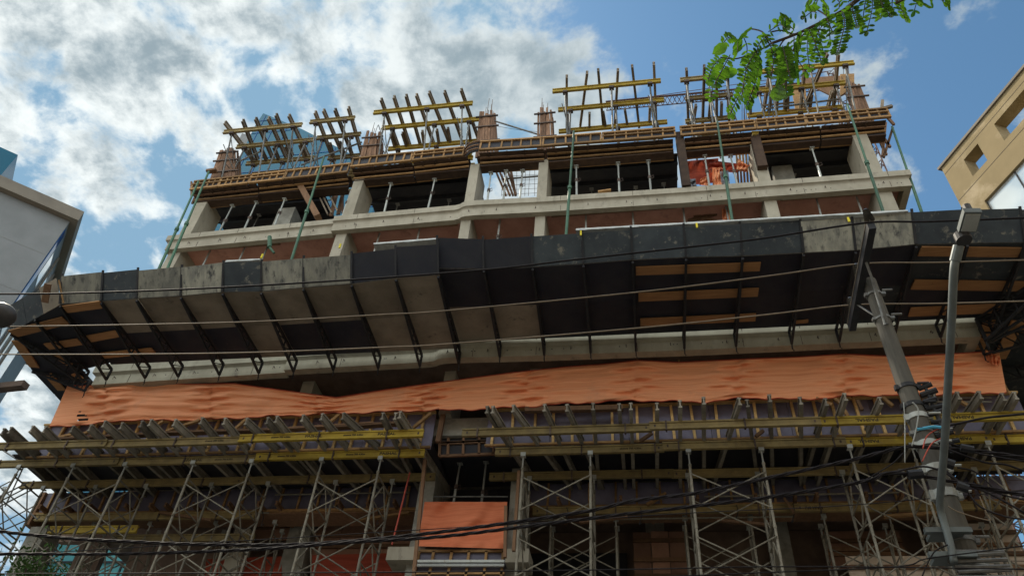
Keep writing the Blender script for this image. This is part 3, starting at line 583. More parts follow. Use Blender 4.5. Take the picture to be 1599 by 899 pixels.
# ------------------------------------------------------------------ orange safety nets
def net(name, top, bot, y, label, matn='net_orange', nx=150, nz=36, holes=None, amp=.085):
    def along(L, u):
        x = L[0][0]+(L[-1][0]-L[0][0])*u
        for (xa, ya), (xb, yb) in zip(L, L[1:]):
            if xa <= x <= xb or (xb == L[-1][0] and x >= xb): 
                t = (x-xa)/(xb-xa); return x, ya+(yb-ya)*t
        return L[0]
    mb = MB()
    for j in range(nz+1):
        v = j/nz
        for i in range(nx+1):
            u = i/nx; a = along(top, u); b = along(bot, u); px = a[0]+(b[0]-a[0])*v; py = a[1]+(b[1]-a[1])*v
            sag = math.sin(math.pi*((px % 165)/165))
            ps = (px % 165)/165; g = math.exp(-(min(ps, 1-ps)/.22)**2); n_ = int(px//165)
            d = amp*(.55*math.sin(v*24+2.6*sag+n_*1.3)*(.35+.65*g)+.30*math.sin(v*43-3.1*sag+n_)*(.3+.7*g)+.9*(sag-.5)*(1-.4*v)+.55*(abs(math.sin(v*15+1.6*sag+n_*2.1))**6)*(.2+.8*g)+.30*math.sin(u*31+v*4)+.22*math.sin(px*.11+v*6+n_))
            mb.v.append(P(px, py+1.2*math.sin(px*.07)*(v > .9)+.8*math.sin(px*.19)*(v > .95), y+d-.05*v+.045*math.exp(-(min(ps, 1-ps)/.035)**2)))
    for j in range(nz):
        for i in range(nx):
            if holes and holes(i/nx, j/nz): continue
            k = j*(nx+1)+i; mb.f.append((k, k+1, k+nx+2, k+nx+1))
    o = tag(mb.build(name, matn, smooth=True), label, 'safety net')
    for row, nm in ((0, 'hem'), (nz, 'hem')):
        MB().path([mb.v[row*(nx+1)+i]-YB*.012 for i in range(nx+1)], .013, 5).build(nm, 'net_red', o)
    return o
net('safety_net', [(105, 602), (160, 602), (220, 597), (290, 600), (365, 599), (445, 610), (525, 621), (600, 609), (688, 597)], [(77, 666), (150, 662), (205, 655), (240, 657), (330, 655), (400, 651), (520, 646), (600, 643), (688, 640)], .62,
    'long orange safety net sagging above the left shoring deck', holes=lambda u, v: .035+.03*v < u < .062+.02*math.sin(v*9)+.01 and .5 < v < .93 and int(v*36) % 4 > 1)
net('safety_net', [(686, 597), (800, 582), (885, 573), (940, 569), (995, 563), (1060, 566), (1160, 561), (1240, 558), (1320, 553), (1400, 557), (1480, 553), (1560, 548)], [(686, 641), (790, 637), (890, 630), (990, 625), (1100, 628), (1165, 621), (1250, 624), (1335, 618), (1450, 616), (1572, 613)], .6,
    'long orange safety net stretched above the right shoring deck', nx=200)
cloth('safety_net', ((1538, 546), (1562, 558), (1561, 572), (1548, 568)), .5, 'net_orange', 'bunched orange net corner at the right end of the long net', 'safety net', amp=.08)
cloth('safety_net', ((663, 783), (792, 783), (787, 856), (652, 852)), 2.0, 'net_coral', 'square orange net closing the stair opening between the two decks', 'safety net', amp=.055, nx=44, nz=30, waves=1.6)
cloth('safety_net', ((375, 596), (453, 596), (450, 612), (375, 612)), 1.6, 'net_red', 'small red net inside the storey above the left orange net', 'safety net', amp=.04)
for i, (a, b, w) in enumerate([((220, 596), (203, 657), 'left'), ((369, 598), (355, 655), 'second'), ((995, 561), (993, 590), 'middle'), ((1321, 551), (1330, 620), 'right'), ((1060, 562), (1062, 626), 'x'), ((1540, 546), (1577, 616), 'end')]):
    tag(MB().tube(P(*a, .72), P(*b, .72), .022).build('net_post', 'wood_tan'), 'thin post holding the orange net '+['at its highest fold on the left', 'where the left net starts to sag', 'at the peak in mid facade', 'left of the concrete utility pole', 'between the peak and the utility pole', 'at its far right end'][i], 'post')
# ------------------------------------------------------------------ lower shoring deck
def letters(txt, pos, size, parent, flip=False, stretch=1.0, y=None):
    cu = bpy.data.curves.new('lettering', 'FONT'); cu.body = txt; cu.size = size; cu.align_x = 'CENTER'; cu.align_y = 'CENTER'; cu.extrude = .0015; cu.offset = .004
    ob = bpy.data.objects.new('lettering', cu); col.objects.link(ob)
    me = bpy.data.meshes.new_from_object(ob.evaluated_get(bpy.context.evaluated_depsgraph_get())); col.objects.unlink(ob); bpy.data.objects.remove(ob)
    me.name = 'lettering'
    rot = Matrix.Rotation(math.pi/2, 4, 'X')
    if flip: rot = Matrix.Rotation(math.pi, 4, 'Y') @ rot
    me.transform(Matrix.Translation(V(pos)-WO[parent.name]) @ rot @ Matrix.Diagonal((stretch, 1, 1, 1)))
    me.materials.clear(); me.materials.append(MT['ink'])
    o = bpy.data.objects.new('lettering', me); col.objects.link(o); o.parent = parent; WO[o.name] = WO[parent.name].copy()
DZ = 11.4
def pbeam(px0, px1, py, y, z, label, matn, texts=(), group='yellow primary beams under the decks'):
    A = P(px0, py, y); B = P(px1, py, y); z += R.uniform(-.006, .006)
    mb = MB().ibeam((A.x, y, z), (B.x, y, z), .2, .085, .04, .035)
    t = thing('timber_beam', ((A.x+B.x)/2, y, z-.1), label, 'timber beam', group)
    mb.build('beam', matn, t)
    for x in (A.x+.12, B.x-.12): MB().lim(x-.02, x+.02, y-.024, y+.024, z-.03, z+.03).build('end_plug', 'steel_rust', t)
    for k in range(int(abs(B.x-A.x)/1.7)+1):
        x = A.x+.35+1.7*k
        if x < B.x-.2: MB().lim(x, x+.035, y-.055, y+.055, z-.13, z+.115).build('clamp', 'steel_rust', t)
    for txt, px, s, fl in texts:
        c = P(px, py+8, y); letters(txt, (c.x, y-.0195, z), s, t, fl, 1.25 if s > .08 else 1.1)
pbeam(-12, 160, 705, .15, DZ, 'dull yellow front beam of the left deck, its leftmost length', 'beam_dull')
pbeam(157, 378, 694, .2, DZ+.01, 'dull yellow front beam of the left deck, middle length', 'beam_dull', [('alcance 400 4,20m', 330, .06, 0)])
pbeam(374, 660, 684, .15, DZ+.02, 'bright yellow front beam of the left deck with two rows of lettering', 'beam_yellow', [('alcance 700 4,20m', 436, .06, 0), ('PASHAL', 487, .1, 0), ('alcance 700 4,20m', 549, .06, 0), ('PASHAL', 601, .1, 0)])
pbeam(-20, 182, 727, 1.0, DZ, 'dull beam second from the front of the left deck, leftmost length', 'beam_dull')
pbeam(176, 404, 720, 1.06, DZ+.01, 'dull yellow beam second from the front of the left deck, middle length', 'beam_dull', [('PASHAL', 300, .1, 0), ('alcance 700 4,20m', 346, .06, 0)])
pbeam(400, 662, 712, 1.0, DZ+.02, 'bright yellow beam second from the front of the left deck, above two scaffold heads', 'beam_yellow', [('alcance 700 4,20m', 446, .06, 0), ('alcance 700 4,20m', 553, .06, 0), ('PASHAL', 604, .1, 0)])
pbeam(37, 380, 750, 2.1, DZ, 'shaded third beam of the left deck, left length', 'beam_dull')  # third beams take the duller yellow in place of deep shade
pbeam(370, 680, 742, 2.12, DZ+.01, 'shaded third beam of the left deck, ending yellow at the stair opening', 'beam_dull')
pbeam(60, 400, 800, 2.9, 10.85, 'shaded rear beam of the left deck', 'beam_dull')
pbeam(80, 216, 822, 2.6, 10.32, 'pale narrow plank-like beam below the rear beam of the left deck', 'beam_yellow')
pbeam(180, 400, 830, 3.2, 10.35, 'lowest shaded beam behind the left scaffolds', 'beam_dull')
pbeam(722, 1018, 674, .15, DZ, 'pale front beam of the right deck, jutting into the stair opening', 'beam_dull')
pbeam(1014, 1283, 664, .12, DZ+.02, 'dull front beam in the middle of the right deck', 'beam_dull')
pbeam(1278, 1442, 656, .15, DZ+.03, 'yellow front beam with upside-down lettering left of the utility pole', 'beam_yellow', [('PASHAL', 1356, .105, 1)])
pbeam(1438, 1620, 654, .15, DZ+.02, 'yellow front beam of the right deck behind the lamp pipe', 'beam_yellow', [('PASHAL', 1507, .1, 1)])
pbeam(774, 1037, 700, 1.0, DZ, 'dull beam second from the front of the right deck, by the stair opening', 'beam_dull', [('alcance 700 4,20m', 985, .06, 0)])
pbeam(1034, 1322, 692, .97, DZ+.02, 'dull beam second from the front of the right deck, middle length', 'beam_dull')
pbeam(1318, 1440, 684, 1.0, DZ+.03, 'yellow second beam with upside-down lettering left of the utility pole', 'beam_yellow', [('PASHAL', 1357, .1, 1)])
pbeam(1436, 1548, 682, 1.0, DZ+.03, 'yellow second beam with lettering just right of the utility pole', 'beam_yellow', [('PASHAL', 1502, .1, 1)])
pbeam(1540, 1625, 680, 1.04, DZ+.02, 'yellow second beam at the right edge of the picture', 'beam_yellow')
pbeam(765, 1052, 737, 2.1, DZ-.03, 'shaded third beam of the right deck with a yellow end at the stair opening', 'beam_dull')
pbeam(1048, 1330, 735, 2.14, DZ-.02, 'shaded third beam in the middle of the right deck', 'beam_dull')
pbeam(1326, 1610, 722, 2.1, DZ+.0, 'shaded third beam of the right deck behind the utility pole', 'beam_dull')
pbeam(832, 1258, 796, 2.9, 10.84, 'yellowish rear beam of the right deck behind the twisted cables', 'beam_dull')  # right rear beams toned duller in place of shade
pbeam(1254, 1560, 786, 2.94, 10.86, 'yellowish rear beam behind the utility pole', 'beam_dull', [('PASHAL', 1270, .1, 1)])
JL = [(4, 673, 24, 694), (15, 671, 40, 694), (49, 669, 72, 691), (69, 670, 90, 691), (112, 669, 136, 690), (140, 667, 162, 689), (162, 661, 191, 686), (189, 664, 212, 686), (220, 661, 240, 685), (234, 659, 260, 685), (272, 659, 300, 685), (314, 656, 337, 684), (350, 657, 372, 684), (384, 657, 412, 682), (417, 656, 439, 680), (431, 654, 451, 679), (472, 652, 492, 677), (502, 650, 524, 676), (535, 649, 565, 675), (597, 649, 610, 674), (617, 649, 630, 672), (624, 647, 640, 672)]
JR = [(760, 639, 777, 665), (769, 639, 784, 665), (801, 637, 822, 665), (850, 636, 862, 662), (885, 636, 897, 662), (926, 634, 928, 660), (967, 635, 969, 661), (985, 634, 986, 660), (1026, 634, 1026, 657), (1062, 630, 1062, 656), (1099, 625, 1099, 655), (1155, 626, 1146, 654), (1167, 629, 1170, 652), (1202, 621, 1203, 652), (1250, 625, 1250, 650), (1290, 627, 1284, 647), (1320, 619, 1311, 646), (1375, 625, 1366, 646), (1431, 615, 1419, 640), (1460, 619, 1446, 645), (1497, 617, 1483, 645), (1531, 616, 1511, 645), (1567, 619, 1553, 645), (1586, 617, 1571, 644)]
for side, L in (('left', JL), ('right', JR)):
    for k, (a, b, c, d) in enumerate(L):
        A = Q(a, b, DZ+.21); B = Q(c, d, DZ+.21); D = (B-A); B = A+D*((3.1-A.y)/D.y)
        k2 = k if side == 'left' else k
        lab = f'grey joist jutting from the {side} deck, {ORD[k] if k < 12 else ORD[len(L)-1-k]} from its {"left" if k < 12 else "right"} end'
        t = MB().ibeam(A, B, .2, .08, .04, .03)
        tag(t.build('timber_joist', 'joist_grey'), lab, 'joist', f'joists jutting from the {side} deck')
# edge beam forms standing on the joists
def big_form(x0, x1, label, m='ply_film', dx=.46):
    t = thing('edge_formwork_panel', ((x0+x1)/2, .98, DZ+.31), label, 'formwork panel', 'purple plywood edge forms on the decks')
    MB().lim(x0+.005, x1-.005, 1.0, 1.02, DZ+.13, DZ+1.17).build('board', m, t)
    n = max(2, round((x1-x0)/dx))
    for k in range(n):
        x = x0+(k+.3+R.uniform(-.12, .12))*(x1-x0)/n; s = R.uniform(-.03, .03)
        MB().bar((x, .96, DZ+.13), (x+s, .96, DZ+1.14), .06, .07, YB).build('stud', 'wood_new', t)
    MB().bar((x0, .95, DZ+1.17), (x1, .95, DZ+1.17), .09, .05).build('rail', 'wood_new', t)
    MB().bar((x0, .94, DZ+.15), (x1, .94, DZ+.15), .06, .05).build('rail', 'wood_tan', t)
FL = [(-16.2, -13.4), (-13.4, -11.2), (-11.2, -9.0), (-9.0, -6.9), (-6.9, -5.1)]
FR = [(-3.75, -2.2), (-2.2, -.3), (-.3, 1.6), (1.6, 3.4), (3.4, 5.2), (5.2, 6.8), (6.8, 8.4)]
for k, (a, b) in enumerate(FL): big_form(a, b, 'purple studded plywood form on the left deck, '+['leftmost', 'second from its left end', 'in its middle', 'under the lowest sag of the net', 'next to the stair opening'][k])
for k, (a, b) in enumerate(FR): big_form(a, b, 'purple studded plywood form on the right deck, '+['next to the stair opening', 'second from the stair opening', 'under the peak of the net', 'under the small post right of the peak', 'just left of the utility pole', 'between utility pole and lamp pipe', 'at its right end'][k])
for i, (a, b, m) in enumerate([((112, 678), (60, 690), 0), ((145, 672), (90, 690), 0), ((255, 657), (240, 668), 0), ((312, 656), (262, 672), 0), ((385, 654), (365, 672), 0), ((531, 646), (514, 660), 0), ((673, 645), (645, 668), 0), ((1250, 603), (1330, 0), 1), ((1274, 622), (1299, 632), 2), ((1312, 630), (1324, 650), 2), ((1376, 618), (1394, 634), 2), ((1302, 622), (1320, 634), 2), ((1500, 627), (1515, 635), 2), ((1339, 625), (1346, 640), 3), ((1000, 688), (1018, 676), 3), ((1180, 681), (1192, 672), 3)]):
    if m == 1: continue
    tag(MB().bar(P(*a, .6), P(*b, .6), .07, .07).build('timber_brace', 'wood_tan' if m != 3 else 'wood_brown'), ['pale diagonal strut leaning on the edge form of the left deck', '', 'short pale offcut lying loose among the joists of the right deck', 'reddish diagonal strut between the beams of the right deck'][m], 'timber brace', ['struts on the edge form of the left deck', '', 'loose offcuts among the joists of the right deck', 'reddish struts between the beams of the right deck'][m])
# planks along the deck of the left side
for i, (a, b) in enumerate([((60, 688), (240, 678)), ((230, 677), (420, 672)), ((420, 672), (585, 662)), ((520, 668), (640, 660))]):
    tag(MB().bar(P(*a, .5), P(*b, .5), .16, .06).build('plank', 'wood_brown'), ['brown walkway plank behind the joists at the far left of the left deck', 'brown walkway plank behind the joists left of the lettered beam', 'brown walkway plank over the lettered beam of the left deck', 'short brown walkway plank near the stair opening on the left deck'][i], 'plank')
tag(MB().bar(P(820, 640, .6), P(973, 637, .6), .12, .12).build('plank', 'wood_brown'), 'brown plank along the edge form right of the stair opening', 'plank')
for a in ((1440, 621), (1440, 627)):
    tag(MB().tube(P(*a, .8), P(1548, a[1], .8), .022).build('guard_rail', 'galv'), 'thin pale rail behind the joists right of the utility pole', 'rail', 'pale rails behind the joists right of the utility pole')
# soffits, inner beam forms, back walls
t = thing('deck_soffit', (-10, 2, 11.7), 'dark plywood soffit lying on the joists of the left deck', 'soffit form')
MB().lim(-16.8, -5.1, 1.05, 3.05, DZ+.318, DZ+.34).build('board', 'ply_dark', t)
t = thing('deck_soffit', (2, 2, 11.7), 'dark plywood soffit lying on the joists of the right deck', 'soffit form')
MB().lim(-3.75, 8.8, 1.05, 3.05, DZ+.318, DZ+.34).build('board', 'ply_dark', t)
for nm, xs, side in (('left', [-17.0, -13.2, -10, -7.5, -5.2], 0), ('right', [-3.3, -1.0, 1.3, 3.6, 6.0, 8.9], 1)):
    for k in range(len(xs)-1):
        x0, x1 = xs[k], xs[k+1]
        w = (['at its far left', 'second from the left', 'third from the left', 'by the stair opening'], ['by the stair opening', 'second from the stair opening', 'in the middle', 'left of the utility pole', 'behind the utility pole'])[side][k]
        t = thing('girder_formwork', ((x0+x1)/2, 3.1, 10.95), f'shaded deep beam form behind the {nm} scaffolds, {w}', 'formwork', 'deep beam side forms behind the scaffolds')
        MB().lim(x0, x1, 3.08, 3.1, 10.98, 11.7).build('board', 'ply_film', t)
        x = x0+.25
        while x < x1: MB().bar((x, 3.05, 11.02), (x+R.uniform(-.02, .02), 3.05, 11.7), .05, .06, YB).build('stud', 'wood_tan', t); x += R.uniform(.48, .6)
        MB().bar((x0, 3.0, 11.0), (x1, 3.0, 11.0), .09, .07).build('ledger', 'wood_tan', t)
        MB().lim(x0, x1, 3.0, 3.75, 10.93, 10.96).build('bottom_board', 'wood_brown', t)
        x = x0+.4
        while x < x1: MB().ibeam((x, 2.6, 10.73+.3), (x+R.uniform(-.1, .1), 3.9, 10.73+.3), .12, .07).build('joist', 'wood_brown', t); x += R.uniform(.7, 1.1)
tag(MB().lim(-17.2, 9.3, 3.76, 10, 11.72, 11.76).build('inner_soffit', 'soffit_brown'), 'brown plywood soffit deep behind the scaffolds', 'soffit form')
# back walls of salmon boards behind the scaffolds
def wall_boards(x0, x1, z0, z1, y, m, label, n, name='board_wall'):
    t = thing(name, ((x0+x1)/2, y, z0), label, 'board wall')
    for k in range(n):
        a = x0+(x1-x0)*k/n; b = x0+(x1-x0)*(k+1)/n
        MB().lim(a+.012, b-.012, y+R.uniform(0, .03), y+.05, z0+R.uniform(0, .05), z1-R.uniform(0, .05)).build('board', m, t)
    for z in (z0+.4, (z0+z1)/2, z1-.3): MB().bar((x0, y-.05, z), (x1, y-.05, z), .05, .1).build('waler', 'wood_brown', t)
wall_boards(-11.0, -9.85, 10.85, 11.6, 4.4, 'ply_salmon', 'salmon plywood panel behind the fourth scaffold leg from the left', 2)
wall_boards(-9.1, -5.4, 10.2, 11.65, 4.3, 'ply_salmon', 'salmon and brown plywood boards left of the stair opening', 5)
wall_boards(-.4, 1.0, 9.6, 11.25, 4.8, 'ply_salmon', 'salmon plywood boards behind the middle of the right scaffolds', 3)
wall_boards(4.4, 6.3, 10.2, 11.25, 4.9, 'ply_salmon', 'brownish plywood boards left of the utility pole', 2)
wall_boards(6.9, 9.0, 10.2, 11.45, 4.9, 'ply_pale', 'pale plywood boards right of the lamp pipe', 3)
wall_boards(4.6, 9.0, 5, 10.12, 3.9, 'ply_pale', 'pale plywood hoarding low behind the utility pole', 2, 'hoarding')
tag(MB().lim(-4.0, -.6, 5.6, 5.7, 0, 11).build('board_wall', 'ply_dark'), 'black board wall deep behind the scaffold right of the stair opening', 'board wall')
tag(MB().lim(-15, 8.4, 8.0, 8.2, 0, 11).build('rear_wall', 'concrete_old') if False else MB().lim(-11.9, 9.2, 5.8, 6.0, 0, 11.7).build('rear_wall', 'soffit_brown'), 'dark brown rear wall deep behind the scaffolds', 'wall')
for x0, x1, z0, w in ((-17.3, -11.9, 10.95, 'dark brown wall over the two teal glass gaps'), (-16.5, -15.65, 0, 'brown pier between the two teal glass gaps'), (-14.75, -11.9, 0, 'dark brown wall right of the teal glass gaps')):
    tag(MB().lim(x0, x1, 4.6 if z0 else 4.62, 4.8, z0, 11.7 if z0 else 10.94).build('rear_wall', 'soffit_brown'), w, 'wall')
tag(MB().lim(-17.0, -16.45, 3.1, 3.7, 0, 10.68).build('concrete_pier', 'concrete_old'), 'grey concrete pier at the left end of the left deck', 'pier')
tag(MB().lim(-11.25, -10.8, 3.8, 4.2, 0, 10.9).build('concrete_pier', 'concrete'), 'pale concrete pier beside the dark red net low on the left', 'pier')
tag(MB().lim(-9.8, -9.15, 4.1, 4.6, 0, 11.7).build('concrete_pier', 'concrete_old'), 'dark concrete pier between salmon panel and brown boards', 'pier')
for x0, x1, w in ((-12.3, -10.1, 'left of the pale column'), (-8.6, -5.4, 'left of the stair opening')):
    a, b = P(330, 870, 4.0), P(440, 870, 4.0)
cloth('safety_net', ((322, 872), (440, 868), (440, 960), (315, 960)), 4.1, 'net_red', 'dark red net low behind the left scaffolds, beside the pale column', 'safety net', amp=.04)
cloth('safety_net', ((488, 866), (640, 862), (640, 960), (480, 960)), 4.0, 'net_red', 'dark red net low behind the scaffolds left of the stair opening', 'safety net', amp=.04)
# ------------------------------------------------------------------ stair opening between the decks
t = thing('stair_shaft', (-4.4, 3, 0), 'grey concrete shaft with corbels between the two shoring decks', 'concrete shaft')
MB().lim(-5.62, -5.22, 2.15, 3.6, 0, 11.9).build('wall', 'concrete_old', t)
MB().lim(-3.3, -2.95, 2.3, 3.6, 0, 11.9).build('wall', 'concrete_old', t)
MB().lim(-5.2, -3.3, 3.65, 3.75, 0, 11.9).build('back_wall', 'ply_dark', t)
MB().lim(-5.05, -3.78, 1.16, 1.5, 12.02, 12.5).build('beam', 'concrete_old', t)
MB().lim(-5.2, -3.3, 1.5, 3.6, 11.95, 11.98).build('soffit', 'ply_dark', t)
for a, b, zt in (((606, 853), (648, 853), 0), ((790, 856), (826, 856), 0)):
    A, B = P(*a, 1.9), P(*b, 1.9); MB().lim(A.x, B.x, 1.9, 2.6, A.z-.32, A.z).build('corbel', 'concrete', t)
t = thing('edge_formwork_panel', (-4.4, 1.3, 11.2), 'dark wooden grid form across the top of the stair opening', 'formwork panel')
A, B = P(688, 672, 1.25), P(775, 668, 1.25); C, D = P(686, 712, 1.25), P(775, 708, 1.25)
MB().sheet(C+YB*.06, D+YB*.06, B+YB*.06, A+YB*.06, .02).build('board', 'ply_dark', t)
for f in (0, .5, .52, 1): MB().bar(A.lerp(C, f), B.lerp(D, f), .06, .06).build('rail', 'wood_brown', t)
for f in (0, .15, .42, .70, .95): MB().bar(A.lerp(B, f), C.lerp(D, f), .06, .06, YB).build('stud', 'wood_brown', t)
t = thing('edge_formwork_panel', (-4.3, 2.2, 8.5), 'dark plywood grid form with two aluminium walers below the square orange net', 'formwork panel')
A, B, C, D = P(655, 860, 2.1), P(790, 860, 2.1), P(640, 930, 2.1), P(785, 930, 2.1)
MB().sheet(C+YB*.06, D+YB*.06, B+YB*.06, A+YB*.06, .02).build('board', 'ply_film', t)
for f in (0, .5, 1): MB().bar(A.lerp(C, f), B.lerp(D, f), .06, .06).build('rail', 'wood_tan', t)
for f in (0, .17, .38, .58, .78, .97): MB().bar(A.lerp(B, f), C.lerp(D, f), .06, .06, YB).build('stud', 'wood_tan', t)
for f in (.27, .36): MB().bar(A.lerp(C, f)-YB*.08, B.lerp(D, f)-YB*.08, .06, .06).build('waler', 'galv', t)
for i, (a, b, c, d) in enumerate([((655, 700), (676, 700), (640, 899), (652, 899)), ((780, 790), (800, 790), (780, 870), (797, 870)), ((806, 735), (815, 735), (798, 860), (806, 860))]):
    A, B, C, D = (P(*q, 1.45) for q in (a, b, c, d))
    tag(MB().bar((A+B)/2, (C+D)/2, max(.07, (B-A).length*.22), .08, YB).build('formwork_board', 'wood_brown'), ['brown upright board along the left side of the stair opening', 'brown upright board right of the square orange net', 'brown upright board beside the scaffold right of the stair opening'][i], 'board')
prop(( 707, 782), 2.35, 10.2, 11.93, 'galv', 'grey steel prop on the left in the stair opening', 'props in the stair opening', .06)
prop(( 752, 782), 2.35, 10.2, 11.93, 'galv', 'grey steel prop with a handle on the right in the stair opening', 'props in the stair opening', .02)
tag(MB().tube(P(670, 775, 2.2), P(793, 775, 2.2), .02).build('guard_rail', 'galv_dark'), 'thin rail above the square orange net', 'rail')
tag(MB().bar(P(640, 737, 1.6), P(612, 850, 1.6), .03, .03).build('rope', 'red_rope'), 'red rope hanging diagonally left of the stair opening', 'rope')
tag(MB().bar(P(692, 648, .9), P(684, 690, .9), .12, .1).build('timber_post', 'wood_brown'), 'reddish timber post at the left of the stair opening top', 'timber post')
# ------------------------------------------------------------------ scaffold towers
def tower(pa, pb, label, y0=1.0, y1=2.1, ztop=10.95, zj=DZ-.16):
    xa, xb = P(*pa, y0).x, P(*pb, y0).x
    t = thing('scaffold_tower', ((xa+xb)/2, (y0+y1)/2, 0), label, 'scaffold tower', 'shoring towers under the decks')
    for x in (xa, xb):
        for y in (y0, y1):
            mb = MB().tube((x, y, .14), (x, y, ztop), .031, 8)
            z = ztop
            while z > .4: mb.tube((x, y, z-.05), (x, y, z), .04, 8); z -= 1.5
            mb.build('leg', 'scaffold_paint', t)
            MB().tube((x, y, ztop), (x, y, zj), .02).lim(x-.06, x+.06, y-.06, y+.06, zj, zj+.02).lim(x-.06, x+.06, y-.065, y-.05, zj+.02, zj+.1).build('screw_jack', 'galv', t)
            MB().lim(x-.1, x+.1, y-.1, y+.1, .13, .145).build('base_plate', 'galv', t)
        mb = MB(); z = ztop
        while z > 1.5:
            mb.tube((x, y0, z-.08), (x, y1, z-.08), .022, 6); mb.tube((x, y0, z-1.3), (x, y1, z-1.3), .022, 6); mb.tube((x, y0, z-.75), (x, y1, z-.75), .018, 6)
            mb.tube((x, y0+.02, z-.75), (x, (y0+y1)/2, z-.08), .018, 6); mb.tube((x, y1-.02, z-.75), (x, (y0+y1)/2, z-.08), .018, 6)
            mb.tube((x, y0+.02, z-.75), (x, (y0+y1)/2, z-1.3), .018, 6); mb.tube((x, y1-.02, z-.75), (x, (y0+y1)/2, z-1.3), .018, 6)
            z -= 1.5
        mb.build('side_frame', 'scaffold_paint', t)
    z = ztop
    while z > 1.5:
        for y in (y0, y1):
            o = -.03 if y == y0 else .03
            MB().tube((xa, y+o, z-.25), (xb, y+o, z-1.1), .0165, 6).build('cross_brace', 'scaffold_paint', t)
            MB().tube((xa, y+o*1.8, z-1.1), (xb, y+o*1.8, z-.25), .0165, 6).build('cross_brace', 'scaffold_paint', t)
        z -= 1.5
tower((104, 750), (191, 738), 'weathered shoring tower under the left deck, leftmost')
tower((297, 737), (389, 735), 'weathered shoring tower under the left deck, in front of the teal glass')
tower((500, 730), (597, 705), 'weathered shoring tower just left of the stair opening')
tower((816, 731), (922, 728), 'weathered shoring tower just right of the stair opening')
tower((1077, 725), (1192, 722), 'weathered shoring tower in the middle of the right deck')
tower((1332, 719), (1436, 735), 'weathered shoring tower half hidden by the utility pole')
tower((1552, 717), (1640, 715), 'weathered shoring tower at the right edge of the picture')
tower((-40, 745), (28, 735), 'shoring tower standing free against the sky at the left edge', ztop=11.1)
RT = [((150, 815), (238, 812), 'behind the leftmost tower'), ((340, 812), (432, 810), 'behind the second tower from the left'), ((860, 818), (962, 818), 'just behind the first tower right of the stair opening'), ((1070, 815), (1172, 812), 'behind the middle of the right deck'), ((1287, 812), (1390, 812), 'behind the pale hoarding side'), ((1470, 812), (1545, 812), 'right of the lamp pipe')]
for a, b, w in RT: tower(a, b, 'thin rear shoring tower '+w, y0=3.2, y1=3.72, ztop=10.55, zj=10.72)
for i, (a, b, y, w) in enumerate([((60, 808), (420, 800), 2.95, 'long cross tube tied behind the left towers'), ((820, 812), (1240, 806), 3.1, 'long cross tube tied behind the right towers'), ((430, 772), (640, 768), 2.8, 'cross tube tied behind the tower left of the stair opening'), ((1100, 775), (1420, 768), 2.9, 'cross tube tied behind the tower in mid right deck')]):
    tag(MB().tube(P(*a, y), P(*b, y), .024).build('cross_tube', 'scaffold_paint'), w, 'tube')
CLUT = [((905, 815), (980, 806), 'wood_brown'), ((560, 812), (640, 800), 'wood_tan'), ((1120, 812), (1210, 820), 'wood_brown'), ((250, 800), (330, 812), 'wood_brown'), ((1380, 806), (1470, 800), 'wood_tan'), ((690, 752), (645, 700), 'wood_brown'), ((1010, 788), (1040, 770), 'wood_tan'), ((1225, 778), (1240, 800), 'wood_brown')]
for i, (a, b, m) in enumerate(CLUT):
    tag(MB().bar(P(*a, 2.75), P(*b, 2.7), .1, .06).build('plank', m), 'loose plank lodged high among the scaffold tubes', 'plank', 'loose planks among the scaffold tubes')
for i, (x, y0, y1) in enumerate([(885, 792, 812), (1000, 792, 818), (1150, 788, 812), (1238, 785, 815), (410, 798, 820), (590, 795, 818)]):
    p = P(x, y0, 2.8); q = P(x-2, y1, 2.8); tag(MB().path(spline([p, (p+q)/2+V((.05, -.03, 0)), q, q+V((.06, 0, .05))], 5), .012, 5).build('cable_tail', 'steel_black'), 'dark wire tail dangling from a rear beam', 'wire', 'wire tails dangling from the rear beams')
for i, (a, b) in enumerate([((0, 775), (45, 752)), ((0, 790), (48, 765)), ((0, 700), (55, 735)), ((0, 760), (58, 810)), ((0, 830), (60, 890)), ((8, 790), (50, 700))]):
    tag(MB().tube(P(*a, 1.2), P(*b, 1.2), .02, 6).build('tie_tube', 'galv_dark'), 'loose tie tube between the free tower and the left deck', 'tie tube', 'tie tubes at the left edge')
for k in range(14):
    a = (1575+R.uniform(-5, 5), 695+k*14+R.uniform(-4, 4)); 
    tag(MB().path([P(*a, 3), P(a[0]+50, a[1]+R.uniform(-6, 8), 3)], .009, 4).build('rebar', 'steel_rust'), 'thin starter bar jutting out past the right end of the deck', 'rebar', 'starter bars past the right end of the deck')
for k in range(5):
    a = (50-k*1, 640+k*22)
tag(MB().lim(8.92, 9.1, 3.1, 3.9, 10.8, 11.7).build('formwork_board', 'wood_brown'), 'brown end board of the deep beam at the right edge', 'board')
tag(MB().lim(-17.2, -17.03, 3.0, 3.9, 10.7, 11.7).build('formwork_board', 'wood_brown'), 'brown end board of the deep beam at the left end', 'board')
